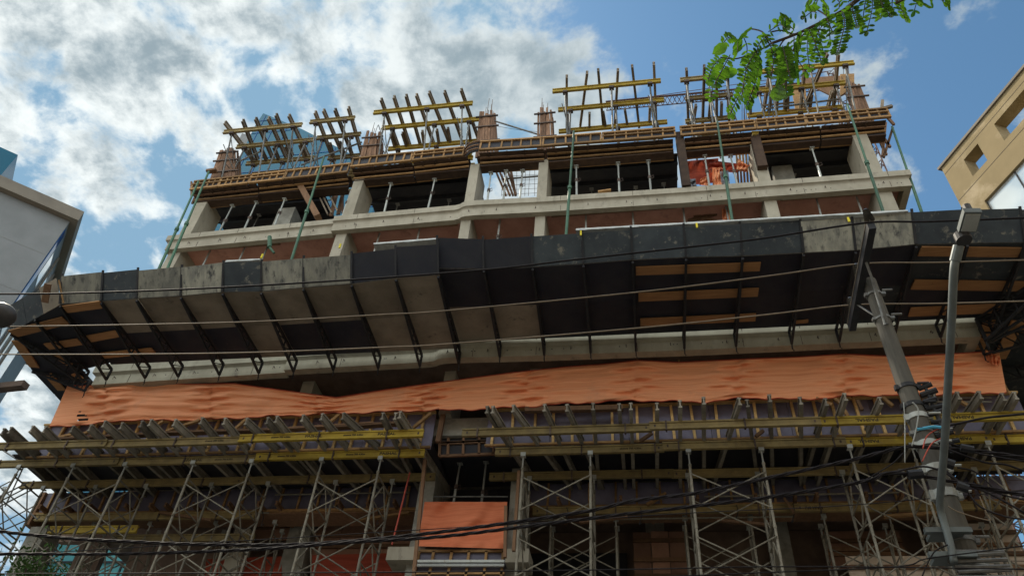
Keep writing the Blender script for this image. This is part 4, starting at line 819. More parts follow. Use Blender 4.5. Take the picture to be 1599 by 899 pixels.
# ------------------------------------------------------------------ utility pole
ZA = 8.75
ca = Q(1353, 432, ZA); PY = ca.y+.16
pt = P(1357, 439, PY); PX = pt.x
pole = thing('utility_pole', (PX, PY, .13), 'tapering grey concrete utility pole with a dark crossarm, bands and tangled cables', 'utility pole')
n = 12; mb = MB(); mb.path([(PX, PY, .13+(pt.z-.13)*k/n) for k in range(n+1)], [.165-.082*k/n for k in range(n+1)], 16); mb.build('shaft', 'pole_concrete', pole, smooth=False)
A = Q(1361, 352, ZA); B = Q(1330, 512, ZA)
MB().bar(A, B, .085, .11).build('crossarm', 'steel_black', pole)
MB().bar(A+V((0, 0, .07)), B+V((0, 0, .07)), .1, .012).build('arm_plate', 'wood_grey', pole)
def ring_at(px, py, h, r0, m='galv_dark'):
    c = P(px, py, PY); z = c.z; rr = .165-.082*(z-.13)/(pt.z-.13)+r0
    mb = MB().path([(PX, PY, z-h/2), (PX, PY, z+h/2)], rr, 16)
    mb.box((PX+rr, PY-.03, z), (.06, .05, h*1.2)).tube((PX+rr-.02, PY-.1, z), (PX+rr+.1, PY-.1, z), .014).box((PX-rr, PY-.02, z), (.05, .05, h*1.2))
    mb.build('band', m, pole); return z
for px, py, h, m in ((1362, 462, .035, 'galv_dark'), (1371, 500, .03, 'galv_dark'), (1404, 607, .05, 'steel_black'), (1410, 636, .05, 'steel_black'), (1413, 654, .06, 'galv'), (1417, 678, .035, 'galv_dark'), (1424, 697, .06, 'galv'), (1432, 735, .07, 'galv'), (1441, 775, .09, 'galv'), (1478, 845, .06, 'galv_dark'), (1487, 884, .05, 'galv')):
    ring_at(px, py, h, .012, m)
z0 = P(1357, 520, PY).z
MB().tube((PX-.05, PY-.14, z0), (PX+.0, PY-.12, z0+.9), .014).build('conduit', 'galv_dark', pole)
mb = MB()
for k in range(9):
    z = P(1405, 612, PY).z-.09*k; x = PX+.19+R.uniform(-.02, .05)
    mb.tube((PX+.1, PY-.05, z), (x+R.uniform(.02, .1), PY-.1, z+R.uniform(-.03, .05)), R.uniform(.012, .035), 7)
mb.tube((PX+.17, PY-.07, P(1405, 612, PY).z+.05), (PX+.19, PY-.07, P(1405, 612, PY).z-.85), .02, 6)
mb.build('hardware', 'steel_black', pole)
mb = MB()
for k in range(7):
    z = P(1484, 875, PY).z-.05*k
    mb.tube((PX-.22+R.uniform(-.04, .04), PY-.2, z), (PX+.26, PY-.21, z+R.uniform(-.03, .03)), .02, 7)
mb.build('insulator_rack', 'ceramic', pole)
for py in (352, 432, 487):
    t_ = (py-352)/160; base = A.lerp(B, t_)
    mb = MB().tube(base+ZUP*.06, base+ZUP*.14, .012)
    for k in range(5): mb.tube(base+ZUP*(.10+.04*k), base+ZUP*(.128+.04*k), .062-.005*k, 12, .035-.003*k)
    mb.build('insulator', 'ceramic', pole, smooth=False)
def pin_y(py): return A.lerp(B, (py-352)/160).y
# crossarm braces
MB().bar(A.lerp(B, .3)-ZUP*.05, V((PX, PY-.12, ZA-.75)), .03, .012).build('arm_brace', 'galv_dark', pole)
MB().bar(A.lerp(B, .72)-ZUP*.05, V((PX, PY-.10, ZA-.75)), .03, .012).build('arm_brace', 'galv_dark', pole)
# ------------------------------------------------------------------ street lamp on its pipe
arm = [P(1490, 878, PY-.26), P(1483, 845, PY-.27), P(1474, 815, PY-.28), P(1468, 792, PY-.33), P(1469, 765, PY-.5), P(1475, 690, PY-1.05), P(1481, 590, PY-1.6), P(1486, 500, PY-2.1), P(1489, 430, PY-2.45), P(1492, 405, PY-2.55), P(1497, 384, PY-2.62)]
lamp = thing('street_lamp', arm[0], 'flat grey street lamp head on a long bent pipe clamped to the utility pole', 'street lamp')
MB().path(spline(arm, 6), .035, 12).build('pipe', 'lamp_grey', lamp, smooth=True)
E = arm[-1]
MB().tube(E+(arm[-2]-E).normalized()*.14, E, .045, 12).build('socket', 'lamp_grey', lamp)
zl = E.z
c4 = [Q(1506, 331, zl+.05), Q(1534, 331, zl+.05), Q(1525, 363, zl+.02), Q(1497, 363, zl+.02)]
MB().extr(c4, (0, 0, .05)).build('housing', 'lamp_grey', lamp)
cc = sum(c4, V())/4
MB().extr([cc+(p-cc)*.82-ZUP*.012 for p in c4], (0, 0, .01)).build('lens', 'galv', lamp)
g0 = Q(1504, 372, zl)
MB().tube(g0-ZUP*.03, g0+ZUP*.05, .065, 16).build('joint', 'lamp_dark', lamp)
MB().tube(Q(1513, 330, zl+.14)+ZUP*.0, Q(1513, 330, zl+.14)+ZUP*.07, .035).build('photocell', 'lamp_dark', lamp)
for py, px in ((828, 1480), (866, 1487)):
    q = P(px, py, PY-.22); MB().box(q, (.42, .06, .05)).box(q+V((0, .1, 0)), (.3, .2, .04)).build('clamp', 'lamp_grey', lamp)
# ------------------------------------------------------------------ overhead wires
def wire(L, y, r, m, label, group=None, name='power_cable', n=6):
    pts_ = [P(a, b, y if not isinstance(y, (list, tuple)) else y[0]+(y[1]-y[0])*k/(len(L)-1)) for k, (a, b) in enumerate(L)]
    e = (pts_[0]-pts_[1]).normalized(); f = (pts_[-1]-pts_[-2]).normalized()
    return tag(MB().path([pts_[0]+e*14]+spline(pts_, n)+[pts_[-1]+f*9], r, 6).build(name, m, smooth=True), label, 'cable', group)
wire([(-5, 459), (100, 458), (300, 451), (545, 437), (760, 421), (900, 405), (1117, 381), (1199, 371), (1351, 348), (1450, 346), (1603, 340)], pin_y(352), .013, 'cable', 'thin dark top wire crossing in front of the canopy apron')
wire([(-5, 510), (200, 507), (400, 502), (600, 491), (697, 485), (997, 456), (1199, 431), (1340, 412), (1460, 410), (1603, 406)], pin_y(432), .011, 'wire_light', 'pale middle wire crossing in front of the canopy underside')
wire([(-5, 553), (200, 553), (400, 550), (600, 542), (697, 537), (997, 512), (1199, 491), (1330, 476), (1460, 474), (1603, 470)], pin_y(487), .011, 'wire_light', 'pale lowest wire of three, running along the foot of the canopy')
def bundle(L, y, r, label, k=3, pitch=.55):
    pts_ = spline([P(a, b, y) for a, b in L], 16); mb = MB(); acc = 0; fr = []
    for i, p in enumerate(pts_):
        d = pts_[min(i+1, len(pts_)-1)]-pts_[max(i-1, 0)]; s, u = frame(d)
        if i: acc += (p-pts_[i-1]).length
        fr.append((p, s, u, acc))
    for j in range(k):
        mb.path([p+s*(r*1.1*math.cos(6.283*(a/pitch+j/k)))+u*(r*1.1*math.sin(6.283*(a/pitch+j/k))) for p, s, u, a in fr], r, 6)
    return tag(mb.build('power_cable', 'cable', smooth=True), label, 'cable')
YB1 = PY-.26
bundle([(-60, 820), (0, 829), (55, 835), (120, 841), (200, 845), (300, 849), (442, 850), (550, 844), (670, 832), (800, 815), (925, 796), (990, 781), (1082, 770), (1198, 746), (1324, 719), (1411, 698), (1449, 698), (1520, 703), (1599, 714), (1680, 728)], YB1, .0098, 'upper twisted dark cable bundle sagging across the scaffolds')
bundle([(-60, 864), (0, 864), (200, 864), (400, 857), (550, 846), (680, 838), (800, 824), (960, 804), (1082, 790), (1198, 776), (1349, 751), (1381, 739), (1424, 740), (1474, 749), (1520, 757), (1599, 773), (1680, 790)], YB1-.05, .0092, 'lower twisted dark cable bundle sagging across the scaffolds')
wire([(-5, 895), (300, 894), (700, 892), (1000, 888), (1199, 884), (1400, 885), (1603, 888)], -7.6, .006, 'cable', 'thin black wire along the very bottom of the picture')
wire([(1100, 897), (1199, 893), (1400, 884), (1445, 872), (1520, 862)], -7.3, .006, 'cable', 'thin black wire rising to the rack low on the pole')
wire([(600, 830), (780, 819), (900, 812), (1082, 800), (1300, 790), (1470, 776)], -6.7, .005, 'cable', 'hair-thin wire just above the lower cable bundle')
loose = [([(1433, 668), (1462, 667), (1500, 660), (1540, 652), (1600, 646)], .012, 'cable', 'thick dark cable rising right from the lamp pipe'),
 ([(1441, 700), (1448, 680), (1470, 668), (1476, 680), (1455, 692), (1440, 720)], .007, 'red_rope', 'red wire looping beside the pole'),
 ([(1424, 696), (1431, 668), (1434, 640), (1425, 628)], .008, 'galv', 'pale wire drooping along the pole side'),
 ([(1380, 738), (1402, 735), (1440, 728), (1470, 735), (1500, 752), (1545, 770), (1600, 800)], .010, 'cable', 'dark cable drooping right behind the lamp pipe, longest'),
 ([(1476, 700), (1510, 712), (1540, 722), (1570, 725), (1600, 735)], .010, 'cable', 'dark cable right of the lamp pipe, uppermost'),
 ([(1476, 690), (1500, 697), (1530, 708), (1600, 720)], .008, 'cable', 'dark cable right of the lamp pipe, below the rising one'),
 ([(1478, 735), (1505, 760), (1530, 790), (1570, 806), (1600, 810)], .009, 'cable', 'dark cable making the deepest droop right of the lamp pipe'),
 ([(1474, 750), (1500, 752), (1540, 765), (1600, 772)], .009, 'cable', 'dark cable level with the lower bundle right of the pole'),
 ([(1495, 730), (1520, 735), (1545, 755), (1560, 770), (1600, 780)], .008, 'cable', 'dark cable kinked beside the right scaffold'),
 ([(1530, 775), (1540, 800), (1545, 812), (1500, 800), (1480, 790)], .006, 'wire_light', 'pale loop of wire hanging right of the lamp pipe'),
 ([(1487, 668), (1478, 672), (1481, 684), (1475, 698)], .008, 'galv', 'white wire hook on the lamp pipe'),
 ([(1410, 707), (1395, 722), (1375, 735), (1340, 755)], .006, 'cable', 'thin dark wire slanting down left of the pole'),
 ([(1480, 850), (1460, 860), (1448, 880), (1440, 899)], .007, 'cable', 'black tail of wire hanging low on the pole'),
 ([(1411, 628), (1413, 660), (1413, 690), (1413, 722)], .006, 'galv', 'thin white wire straight down the face of the pole')]
for L, r, m, lab in loose: tag(MB().path(spline([P(a, b, PY-.3) for a, b in L], 6), r, 6).build('power_cable', m, smooth=True), lab, 'cable')
tag(MB().path(spline([P(1432, 670, PY-.3), P(1445, 668, PY-.3), P(1458, 666, PY-.32), P(1470, 667, PY-.34)], 5), .016, 6).build('rope', 'blue_rope'), 'frayed light blue rope tied between pole and lamp pipe', 'rope')
for i, (a, b, r) in enumerate([((1418, 741), (1440, 739), .05), ((1494, 757), (1512, 763), .045), ((1500, 698), (1520, 702), .04), ((1478, 722), (1490, 726), .05)]):
    tag(MB().tube(P(*a, PY-.32), P(*b, PY-.32), r, 8).build('splice_box', 'steel_black'), 'black cable splice '+['on the front of the pole', 'on the drooping cables right of the lamp pipe', 'on the upper cables right of the lamp pipe', 'square one beside the lamp pipe'][i], 'splice')
# ------------------------------------------------------------------ left edge street lamp (dark)
q = P(-2, 492, -9.0); pb = V((q.x-1.3, q.y+.2, .13))
dl = thing('street_lamp', pb, 'dark rounded lamp head cut off by the left edge of the picture', 'street lamp')
mb = MB(); rr = []
for k in range(9):
    a = math.pi*k/8; s = max(.001, math.sin(a))
    rr.append([q+V((-math.cos(a)*.20, 0, 0))+V((0, math.cos(t)*.17*s, math.sin(t)*.15*s)) for t in [j*math.pi/7 for j in range(14)]])
mb.rings(rr); mb.build('head', 'lamp_dark', dl, smooth=True)
MB().path(spline([q+V((-.15, 0, 0)), q+V((-.7, .05, .0)), V((pb.x+.05, pb.y, q.z-.15))], 5), .035, 8).build('arm', 'lamp_dark', dl)
MB().tube(pb, V((pb.x, pb.y, q.z)), .12, 12, .07).build('shaft', 'pole_concrete', dl)
g = P(40, 601, -9.0)
MB().bar(g, V((pb.x-.2, pb.y, g.z+.0)), .09, .07).build('crossarm', 'steel_rust', dl)
# ------------------------------------------------------------------ neighbouring buildings
def hdir(px, py): v = M @ V((px-CX, CY-py, -F)); v.z = 0; return v.normalized()
hor = lambda x: CY+hyc+(115.5/1261.5)*(x+6800)
# left grey building
d1 = hdir(3600, hor(3600)); d2 = V((-d1.y, d1.x, 0))
K = P(109, 346, 4.0)
lb = thing('office_building', (K.x-4, K.y, 0), 'grey tiled office building with a concrete parapet and blue glass bay at the left edge', 'building')
def obox(p, s, d, z0, z1): return MB().extr([V((*(p).xy, z0)), V((*(p+d1*s).xy, z0)), V((*(p+d1*s+d2*d).xy, z0)), V((*(p+d2*d).xy, z0))], (0, 0, z1-z0))
obox(K, -14, 12, 0, K.z).build('wall', 'grey_tile', lb)
kf = P(127, 323, 3.7)
obox(K+d1*.3-d2*.3, -15.5, 13, K.z+.01, kf.z).build('parapet', 'fascia', lb)
for k in range(7):
    z = K.z-1.1-k*2.9
    obox(K+d1*.02+d2*.9, -.02, 1.2, z-1.4, z).build('window', 'glass_pale', lb)
obox(K+d1*.03+d2*.12, -.03, .55, 0, K.z-.4).build('stripe', 'glass_deep', lb)
obox(K+d1*.03+d2*2.4, -.03, 5, 0, K.z-.4).build('window', 'glass_pale', lb)
for k in range(3): obox(K+d1*.10+d2*(2.3+k*1.3), -.07, .08, 0, K.z-.3).build('mullion', 'fascia', lb)
K2 = P(28, 242, 2.6); zb = P(18, 316, 2.6).z
kk = V((K2.x, K2.y, 0))
obox(kk, -8, 3.5, zb, K2.z).build('glass_bay', 'glass_blue', lb)
obox(kk+d1*.02-d2*.02, -8, 3.5, zb-.5, zb-.01).build('bay_base', 'glass_deep', lb)
# right tan building
d3 = hdir(390, hor(390))
K3 = P(1470, 263, 7.5); n3 = V((-d3.y, d3.x, 0))   # left of d3
if n3.dot(CAM-K3) < 0: n3 = -n3
def onwall(px, py):
    r = ray(px, py); t = (K3-CAM).dot(n3)/r.dot(n3); p = CAM+r*t; return (K3-p).dot(d3), p.z
tb = thing('tan_building', (K3.x+2, K3.y-3, 0), 'sunlit tan rendered building with see-through square openings in its parapet', 'building')
def wp(s, z, o=0): return K3-d3*s+n3*o+V((0, 0, z-K3.z))
SX = 22; ZT = K3.z
h1 = (onwall(1505, 250), onwall(1518, 277), onwall(1527, 225)); h2 = (onwall(1552, 194), onwall(1568, 220), onwall(1599, 140))
w1 = (onwall(1537, 314), onwall(1543, 333))
s1a, s1b, z1t, z1b = h1[0][0], h1[2][0], h1[0][1], h1[1][1]
s2a, z2t, z2b = h2[0][0], h2[0][1], h2[1][1]
z1t = z2t = (z1t+z2t)/2; z1b = z2b = (z1b+z2b)/2
zwt = w1[0][1]; swa = w1[0][0]
def seg(s0, s1, z0, z1, th=.55):
    return MB().extr([wp(s0, z0), wp(s1, z0), wp(s1, z1), wp(s0, z1)], n3*-th)
mbw = MB()
for s0, s1, z0, z1 in ((0, SX, z1t, ZT), (0, s1a, z1b, z1t), (s1b, s2a, z1b, z1t), (s2a+4.6, s2a+5.8, z1b, z1t), (s2a+10.4, SX, z1b, z1t), (0, SX, zwt, z1b), (0, swa, zwt-2.2, zwt), (swa+12, SX, zwt-2.2, zwt), (0, SX, 0, zwt-2.2)):
    x = seg(s0, s1, z0, z1); mbw.add(x.v, x.f)
mbw.build('wall', 'tan_wall', tb)
MB().extr([wp(-.12, ZT, .08), wp(SX, ZT, .08), wp(SX, ZT+.12, .08), wp(-.12, ZT+.12, .08)], n3*-.75).build('coping', 'fascia', tb)
for k in range(8):
    gpane = MB().extr([wp(swa+1.5*k+.02, zwt-2.2, -.12), wp(swa+1.5*(k+1)-.02, zwt-2.2, -.12), wp(swa+1.5*(k+1)-.02, zwt, -.12), wp(swa+1.5*k+.02, zwt, -.12)], n3*-.03)
    gpane.build('window', 'glass_pale', tb)
    MB().extr([wp(swa+1.5*k-.02, zwt-2.2, -.08), wp(swa+1.5*k+.02, zwt-2.2, -.08), wp(swa+1.5*k+.02, zwt, -.08), wp(swa+1.5*k-.02, zwt, -.08)], n3*-.03).build('mullion', 'window_frame', tb)
MB().extr([wp(0, 0, -.56), wp(SX, 0, -.56), wp(SX, zwt+.6, -.56), wp(0, zwt+.6, -.56)], n3*-12).build('body', 'tan_wall', tb)
jl = MB()
for k in range(1, 9): jl.extr([wp(2.4*k, .2, .004), wp(2.4*k+.025, .2, .004), wp(2.4*k+.025, ZT-.05, .004), wp(2.4*k, ZT-.05, .004)], n3*-.003) if not any(a < 2.4*k < b for a, b in ((s1a-.1, s1b+.1), (s2a-.1, s2a+4.7))) and 2.4*k < swa-.1 else None
for z in (z1b-.35, z1t+.3): jl.extr([wp(.02, z, .006), wp(SX-.1, z, .006), wp(SX-.1, z+.025, .006), wp(.02, z+.025, .006)], n3*-.003)
jl.build('joint_lines', 'bark', tb)
tl = MB()
for k in range(1, 6):
    z = K.z-2.1*k; q0 = K-d2*.006; tl.extr([V((*(q0).xy, z)), V((*(q0-d1*13.9).xy, z)), V((*(q0-d1*13.9).xy, z+.007)), V((*(q0).xy, z+.007))], d2*.004)
for k in range(3, 12, 4):
    q0 = K-d1*1.2*k-d2*.010; tl.extr([V((*(q0).xy, 1)), V((*(q0-d1*.007).xy, 1)), V((*(q0-d1*.007).xy, K.z-.02)), V((*(q0).xy, K.z-.02))], d2*.004)
tl.build('tile_joints', 'concrete_old', lb)
# blue glass tower behind the roof
YT = 26
tw = thing('glass_tower', (P(450, 300, YT).x, YT, 0), 'blue glass tower with a sloping top behind the left of the roof', 'building')
o = [P(411, 177, YT), P(472, 202, YT), P(547, 240, YT), P(600, 268, YT)]
xl = P(392, 218, YT).x-.3
poly = [V((o[3].x, YT, 0)), o[3], o[2], o[1], o[0], P(398, 197, YT), V((xl, YT, P(388, 222, YT).z)), V((xl, YT, 0))]
MB().extr(poly, (0, 10, 0)).build('wall', 'glass_blue', tw)
mb = MB(); zt = o[0].z
for k in range(26):
    z = zt-1.5-k*2.2; 
    if z < 2: break
    xr = o[0].x+(o[0].z-z)*(o[2].x-o[0].x)/(o[0].z-o[2].z); xr = min(xr, o[3].x)
    mb.lim(max(xl, xl if z < poly[6].z else o[0].x-(zt-z)*.55), xr-.05, YT-.05, YT-.005, z, z+.07)
for k in range(12):
    x = xl+.6+k*1.55
    if x < o[3].x:
        zz = zt-(x-o[0].x)*(o[0].z-o[2].z)/(o[2].x-o[0].x) if x > o[0].x else zt-(o[0].x-x)*1.6
        mb.lim(x, x+.06, YT-.05, YT-.005, 1, zz-.15)
mb.build('mullions', 'glass_deep', tw)
MB().extr([P(371, 222, YT+1), P(378, 208, YT+1), P(393, 213, YT+1), P(392, 226, YT+1)], (0, 2, 0)).build('plant_screen', 'grey_tile', tw)
# teal glass building seen under the deck
c0, c1 = P(76, 870, 12), P(216, 870, 12)
tg = thing('glass_building', ((c0.x+c1.x)/2, 13, 0), 'teal glass building seen between the columns under the left deck', 'building')
MB().lim(c0.x-1, c1.x+1.5, 12, 16, 0, 15.0).build('wall', 'glass_teal', tg)
mb = MB()
for k in range(9): mb.lim(c0.x-1+k*1.1, c0.x-.93+k*1.1, 11.94, 11.998, .2, 15.0)
for k in range(10): mb.lim(c0.x-1, c1.x+1.5, 11.9, 11.935, 1+k*1.4, 1.08+k*1.4)
mb.build('mullions', 'window_frame', tg)
# ------------------------------------------------------------------ tower crane behind the roof
YC = 22; m0 = P(1313, 131, YC); tip = P(946, 154, YC)
cr = thing('tower_crane', (m0.x, YC+.6, 0), 'rust red tower crane with a long lattice jib behind the right of the roof', 'crane')
def lattice(p, q, w, h, n, r, tri_=True):
    mb = MB(); p = V(p); q = V(q); a, u = frame(q-p)
    cs = [a*(-w/2), a*(w/2), u*h] if tri_ else [a*(-w/2)+u*(-w/2), a*(w/2)+u*(-w/2), a*(w/2)+u*(w/2), a*(-w/2)+u*(w/2)]
    for c in cs: mb.tube(p+c, q+c, r, 6)
    for k in range(n):
        s, e = p.lerp(q, k/n), p.lerp(q, (k+1)/n); m_ = s.lerp(e, .5)
        for i in range(len(cs)):
            j = (i+1) % len(cs); mb.tube(s+cs[i], m_+cs[j], r*.6, 5); mb.tube(m_+cs[j], e+cs[i], r*.6, 5)
    return mb
lattice(m0, V((tip.x, YC, m0.z)), .9, .55, 24, .05).build('jib', 'crane_red', cr)
lattice((m0.x, YC+.6, 0), (m0.x, YC+.6, m0.z+1.0), 1.2, 0, 40, .06, False).build('mast', 'crane_red', cr)
lattice((m0.x, YC+.6, m0.z+1), (m0.x-.2, YC+.3, m0.z+2.6), .6, .4, 3, .05).build('head', 'crane_red', cr)
h = V((m0.x-.2, YC+.3, m0.z+2.5))
MB().tube(h, V((m0.x+(tip.x-m0.x)*.45, YC, m0.z+.55)), .03, 5).tube(h, V((m0.x+(tip.x-m0.x)*.93, YC, m0.z+.55)), .03, 5).build('pendant_line', 'crane_red', cr)
jm = V((m0.x+(tip.x-m0.x)*.56, YC, m0.z+.05)); MB().box(jm, (.7, .7, .3)).build('trolley', 'crane_red', cr)
# ------------------------------------------------------------------ leafy branch of the tree on the near pavement
YL = -12.9
tree = thing('tree', (5.0, -16.4, .13), 'tree with feathery compound leaves reaching into the picture at the top right', 'tree')
g0 = P(1372, -25, YL)
limb = [V((5.0, -16.4, .1)), V((4.95, -16.35, 1.8)), V((4.6, -15.9, 3.6)), V((3.6, -14.9, 5.0)), V((2.5, -13.7, 5.5)), g0]
MB().path(spline(limb[:5], 6), [.17-.11*k/24 for k in range(25)], 12).build('trunk', 'bark', tree)
tw_ = MB().path(spline(limb[4:]+[P(1330, 8, YL), P(1295, 28, YL), P(1262, 45, YL), P(1240, 55, YL), P(1205, 68, YL)], 5), [.016-.0095*min(1, k/12) for k in range(31)], 6)
tw_.path(spline([limb[4], P(1450, -30, YL-.2), P(1400, -14, YL-.1), P(1340, -5, YL)], 5), .006, 5)
for L in ([(1240, 53), (1225, 62), (1216, 75)], [(1205, 68), (1180, 82), (1150, 92), (1125, 90)], [(1262, 45), (1245, 66), (1238, 80)], [(1295, 28), (1280, 18), (1262, 10)], [(1205, 68), (1190, 50), (1170, 45)], [(1330, 8), (1310, 20)], [(1240, 55), (1222, 48), (1205, 50)]):
    tw_.path(spline([P(a, b, YL+R.uniform(-.04, .04)) for a, b in L], 4), .0035, 5)
RA = [((1478, -12), (1480, 9)), ((1470, -14), (1473, 2)), ((1452, -16), (1455, 4)), ((1440, -16), (1428, 16)), ((1425, -14), (1443, 8)), ((1405, -8), (1414, 30)), ((1395, -10), (1393, 12)), ((1384, -10), (1376, 26)), ((1372, -10), (1390, 24)), ((1362, -5), (1354, 48)), ((1352, 0), (1346, 40)), ((1332, 8), (1323, 55)), ((1330, 10), (1338, 40)), ((1315, 18), (1308, 82)),
      ((1304, 22), (1296, 62)), ((1295, 28), (1272, 82)), ((1290, 30), (1300, 50)), ((1280, 33), (1285, 80)), ((1270, 42), (1264, 106)), ((1262, 45), (1282, 95)), ((1252, 52), (1246, 122)), ((1240, 58), (1258, 112)), ((1230, 68), (1216, 132)), ((1222, 72), (1234, 122)), ((1215, 75), (1205, 120)), ((1216, 76), (1226, 150)),
      ((1186, 80), (1140, 178)), ((1178, 84), (1158, 150)), ((1198, 56), (1178, 104)), ((1190, 52), (1206, 92)), ((1165, 88), (1175, 118)), ((1140, 86), (1116, 132)), ((1126, 90), (1106, 126)), ((1122, 92), (1110, 152)), ((1170, 48), (1152, 82)), ((1160, 56), (1166, 88)), ((1128, 70), (1150, 64)), ((1240, 48), (1216, 36)), ((1226, 44), (1232, 30)), ((1200, 50), (1226, 44)), ((1262, 12), (1276, 2)), ((1275, 20), (1258, 26)), ((1290, 26), (1280, -2)), ((1310, 14), (1300, -6)), ((1325, 4), (1318, -10)), ((1240, 84), (1228, 146)), ((1186, 84), (1166, 165))]
lf = MB(); rc = tw_
def leaflet(mb, p, d, nrm, L, w):
    d = d.normalized(); s = d.cross(nrm).normalized()
    up = nrm*(w*.18)
    vs = [p, p+d*(L*.3)+s*(w*.42)+up, p+d*(L*.68)+s*(w*.5)+up, p+d*(L*.93)+s*(w*.26), p+d*L, p+d*(L*.93)-s*(w*.26), p+d*(L*.68)-s*(w*.5)+up, p+d*(L*.3)-s*(w*.42)+up, p+d*(L*.5)]
    mb.add(vs, [(0, 1, 8), (1, 2, 8), (2, 3, 8), (3, 4, 8), (4, 5, 8), (5, 6, 8), (6, 7, 8), (7, 0, 8)])
for (a, b) in RA:
    y = YL+R.uniform(-.12, .12); A = P(*a, y); B = P(*b, y+R.uniform(-.12, .1))
    mid = A.lerp(B, .5)+V((R.uniform(-.02, .02), R.uniform(-.02, .02), .02)); cur = spline([A, mid, B], 10); rc.path(cur, .0022, 4)
    L = (B-A).length; n = max(3, int(L/.0225)); view = (CAM-mid).normalized(); nrm = (view+V((R.uniform(-.45, .45), R.uniform(-.45, .45), R.uniform(-.45, .45)))).normalized()
    for k in range(n):
        t = .12+.88*k/max(1, n-1); p = cur[min(len(cur)-1, int(t*(len(cur)-1)))]; d = (B-A).normalized(); s = d.cross(nrm).normalized()
        sz = R.uniform(.029, .040)*(1-.3*abs(t-.55))
        for sg in (1, -1): leaflet(lf, p, (s*sg+d*R.uniform(.25, .5)), (nrm+V((R.uniform(-.3, .3), R.uniform(-.3, .3), R.uniform(-.3, .3)))).normalized(), sz, sz*.36)
    leaflet(lf, B, d, nrm, .034, .02)
for (a, b, s) in (((1120, 118), (1148, 112), .09), ((1112, 85), (1132, 72), .05), ((1282, 12), (1262, 14), .04), ((1217, 132), (1214, 155), .05)):
    A = P(*a, YL-.05); d = P(*b, YL-.05)-A; leaflet(lf, A, d, (CAM-A).normalized(), d.length*1.15, d.length*.6)
tw_.build('branch', 'bark', tree); lf.build('foliage', 'leaf', tree)
# ------------------------------------------------------------------ small tree at the lower left
bx = P(52, 890, .4)
bt = thing('tree', (bx.x, .4, .13), 'dark leafy tree top showing at the lower left corner below the scaffolds', 'tree')
MB().path(spline([V((bx.x, .4, .1)), V((bx.x+.1, .4, 3)), V((bx.x-.1, .5, 5.6)), V((bx.x+.1, .4, bx.z-.2))], 6), [.14-.10*k/18 for k in range(19)], 10).build('trunk', 'bark', bt)
lm = MB(); fo = MB(); cs = []
for k in range(16):
    c = V((bx.x+R.gauss(0, .5), .4+R.gauss(0, .5), bx.z-.75+R.uniform(-1.1, .75))); cs.append(c)
    lm.path(spline([V((bx.x, .4, bx.z-2.4+R.uniform(-.3, .6))), (c+V((bx.x, .4, bx.z-1.6)))/2, c], 4), .02, 5)
for c in cs:
    for k in range(170):
        p = c+V((R.gauss(0, .28), R.gauss(0, .28), R.gauss(0, .24))); d = V((R.gauss(0, 1), R.gauss(0, 1), R.gauss(-.3, .7)))
        leaflet(fo, p, d, V((R.gauss(0, .6), R.gauss(0, .6), 1)).normalized().cross(d).cross(d).normalized() if d.length > .01 else ZUP, R.uniform(.09, .15), .05)
lm.build('limbs', 'bark', bt); fo.build('crown', 'leaf_dark', bt)
# ------------------------------------------------------------------ unseen building row added behind the camera to block and bounce light
mb = MB(); x = -75
while x < 75:
    w_ = R.uniform(14, 22); h_ = R.uniform(12, 19); mb.lim(x, x+w_, -40, -21, 0, h_)
    for i in range(int(w_/2.4)):
        for j in range(int(h_/3)): mb.lim(x+.7+i*2.4, x+2.2+i*2.4, -21.0, -20.9, 1+j*3, 2.6+j*3)
    x += w_+R.uniform(0, 2)
tag(mb.build('unseen_bounce_row', 'bounce_row_wall'), None, None, kind='structure')
# ------------------------------------------------------------------ sky, sun, view
SUN = V((-.70, .40, .86)).normalized()
w = bpy.data.worlds.new('World'); sc.world = w; w.use_nodes = True; nt = w.node_tree; N = nt.nodes; L = nt.links
bg = N['Background']; bg.inputs['Strength'].default_value = .11
sky = N.new('ShaderNodeTexSky'); sky.sky_type = 'NISHITA'; sky.sun_disc = False
sky.sun_elevation = math.asin(SUN.z); sky.sun_rotation = math.atan2(SUN.x, SUN.y); sky.air_density = 1.0; sky.dust_density = .8; sky.ozone_density = 1.0
tc = N.new('ShaderNodeTexCoord'); sp = N.new('ShaderNodeSeparateXYZ'); L.new(tc.outputs['Generated'], sp.inputs[0])
def math_(op, a, b=None, c=None):
    m = N.new('ShaderNodeMath'); m.operation = op
    for k, v in enumerate((a, b, c)):
        if v is None: continue
        if isinstance(v, (int, float)): m.inputs[k].default_value = v
        else: L.new(v, m.inputs[k])
    return m.outputs[0]
def mrange(v, a, b, c, d, smooth=True):
    m = N.new('ShaderNodeMapRange'); m.interpolation_type = 'SMOOTHSTEP' if smooth else 'LINEAR'
    for k, x in enumerate((a, b, c, d)): m.inputs[k+1].default_value = x
    L.new(v, m.inputs[0]); return m.outputs[0]
zz = math_('ADD', math_('MAXIMUM', sp.outputs['Z'], 0.0), .22)
cb = N.new('ShaderNodeCombineXYZ'); L.new(math_('DIVIDE', sp.outputs['X'], zz), cb.inputs[0]); L.new(math_('DIVIDE', sp.outputs['Y'], zz), cb.inputs[1])
def noise(scale, det, rough, off, dist=.0):
    mp = N.new('ShaderNodeVectorMath'); mp.operation = 'ADD'; mp.inputs[1].default_value = off; L.new(cb.outputs[0], mp.inputs[0])
    n = N.new('ShaderNodeTexNoise'); n.inputs['Scale'].default_value = scale; n.inputs['Detail'].default_value = det; n.inputs['Roughness'].default_value = rough; n.inputs['Distortion'].default_value = dist
    L.new(mp.outputs[0], n.inputs['Vector']); return n.outputs['Fac']
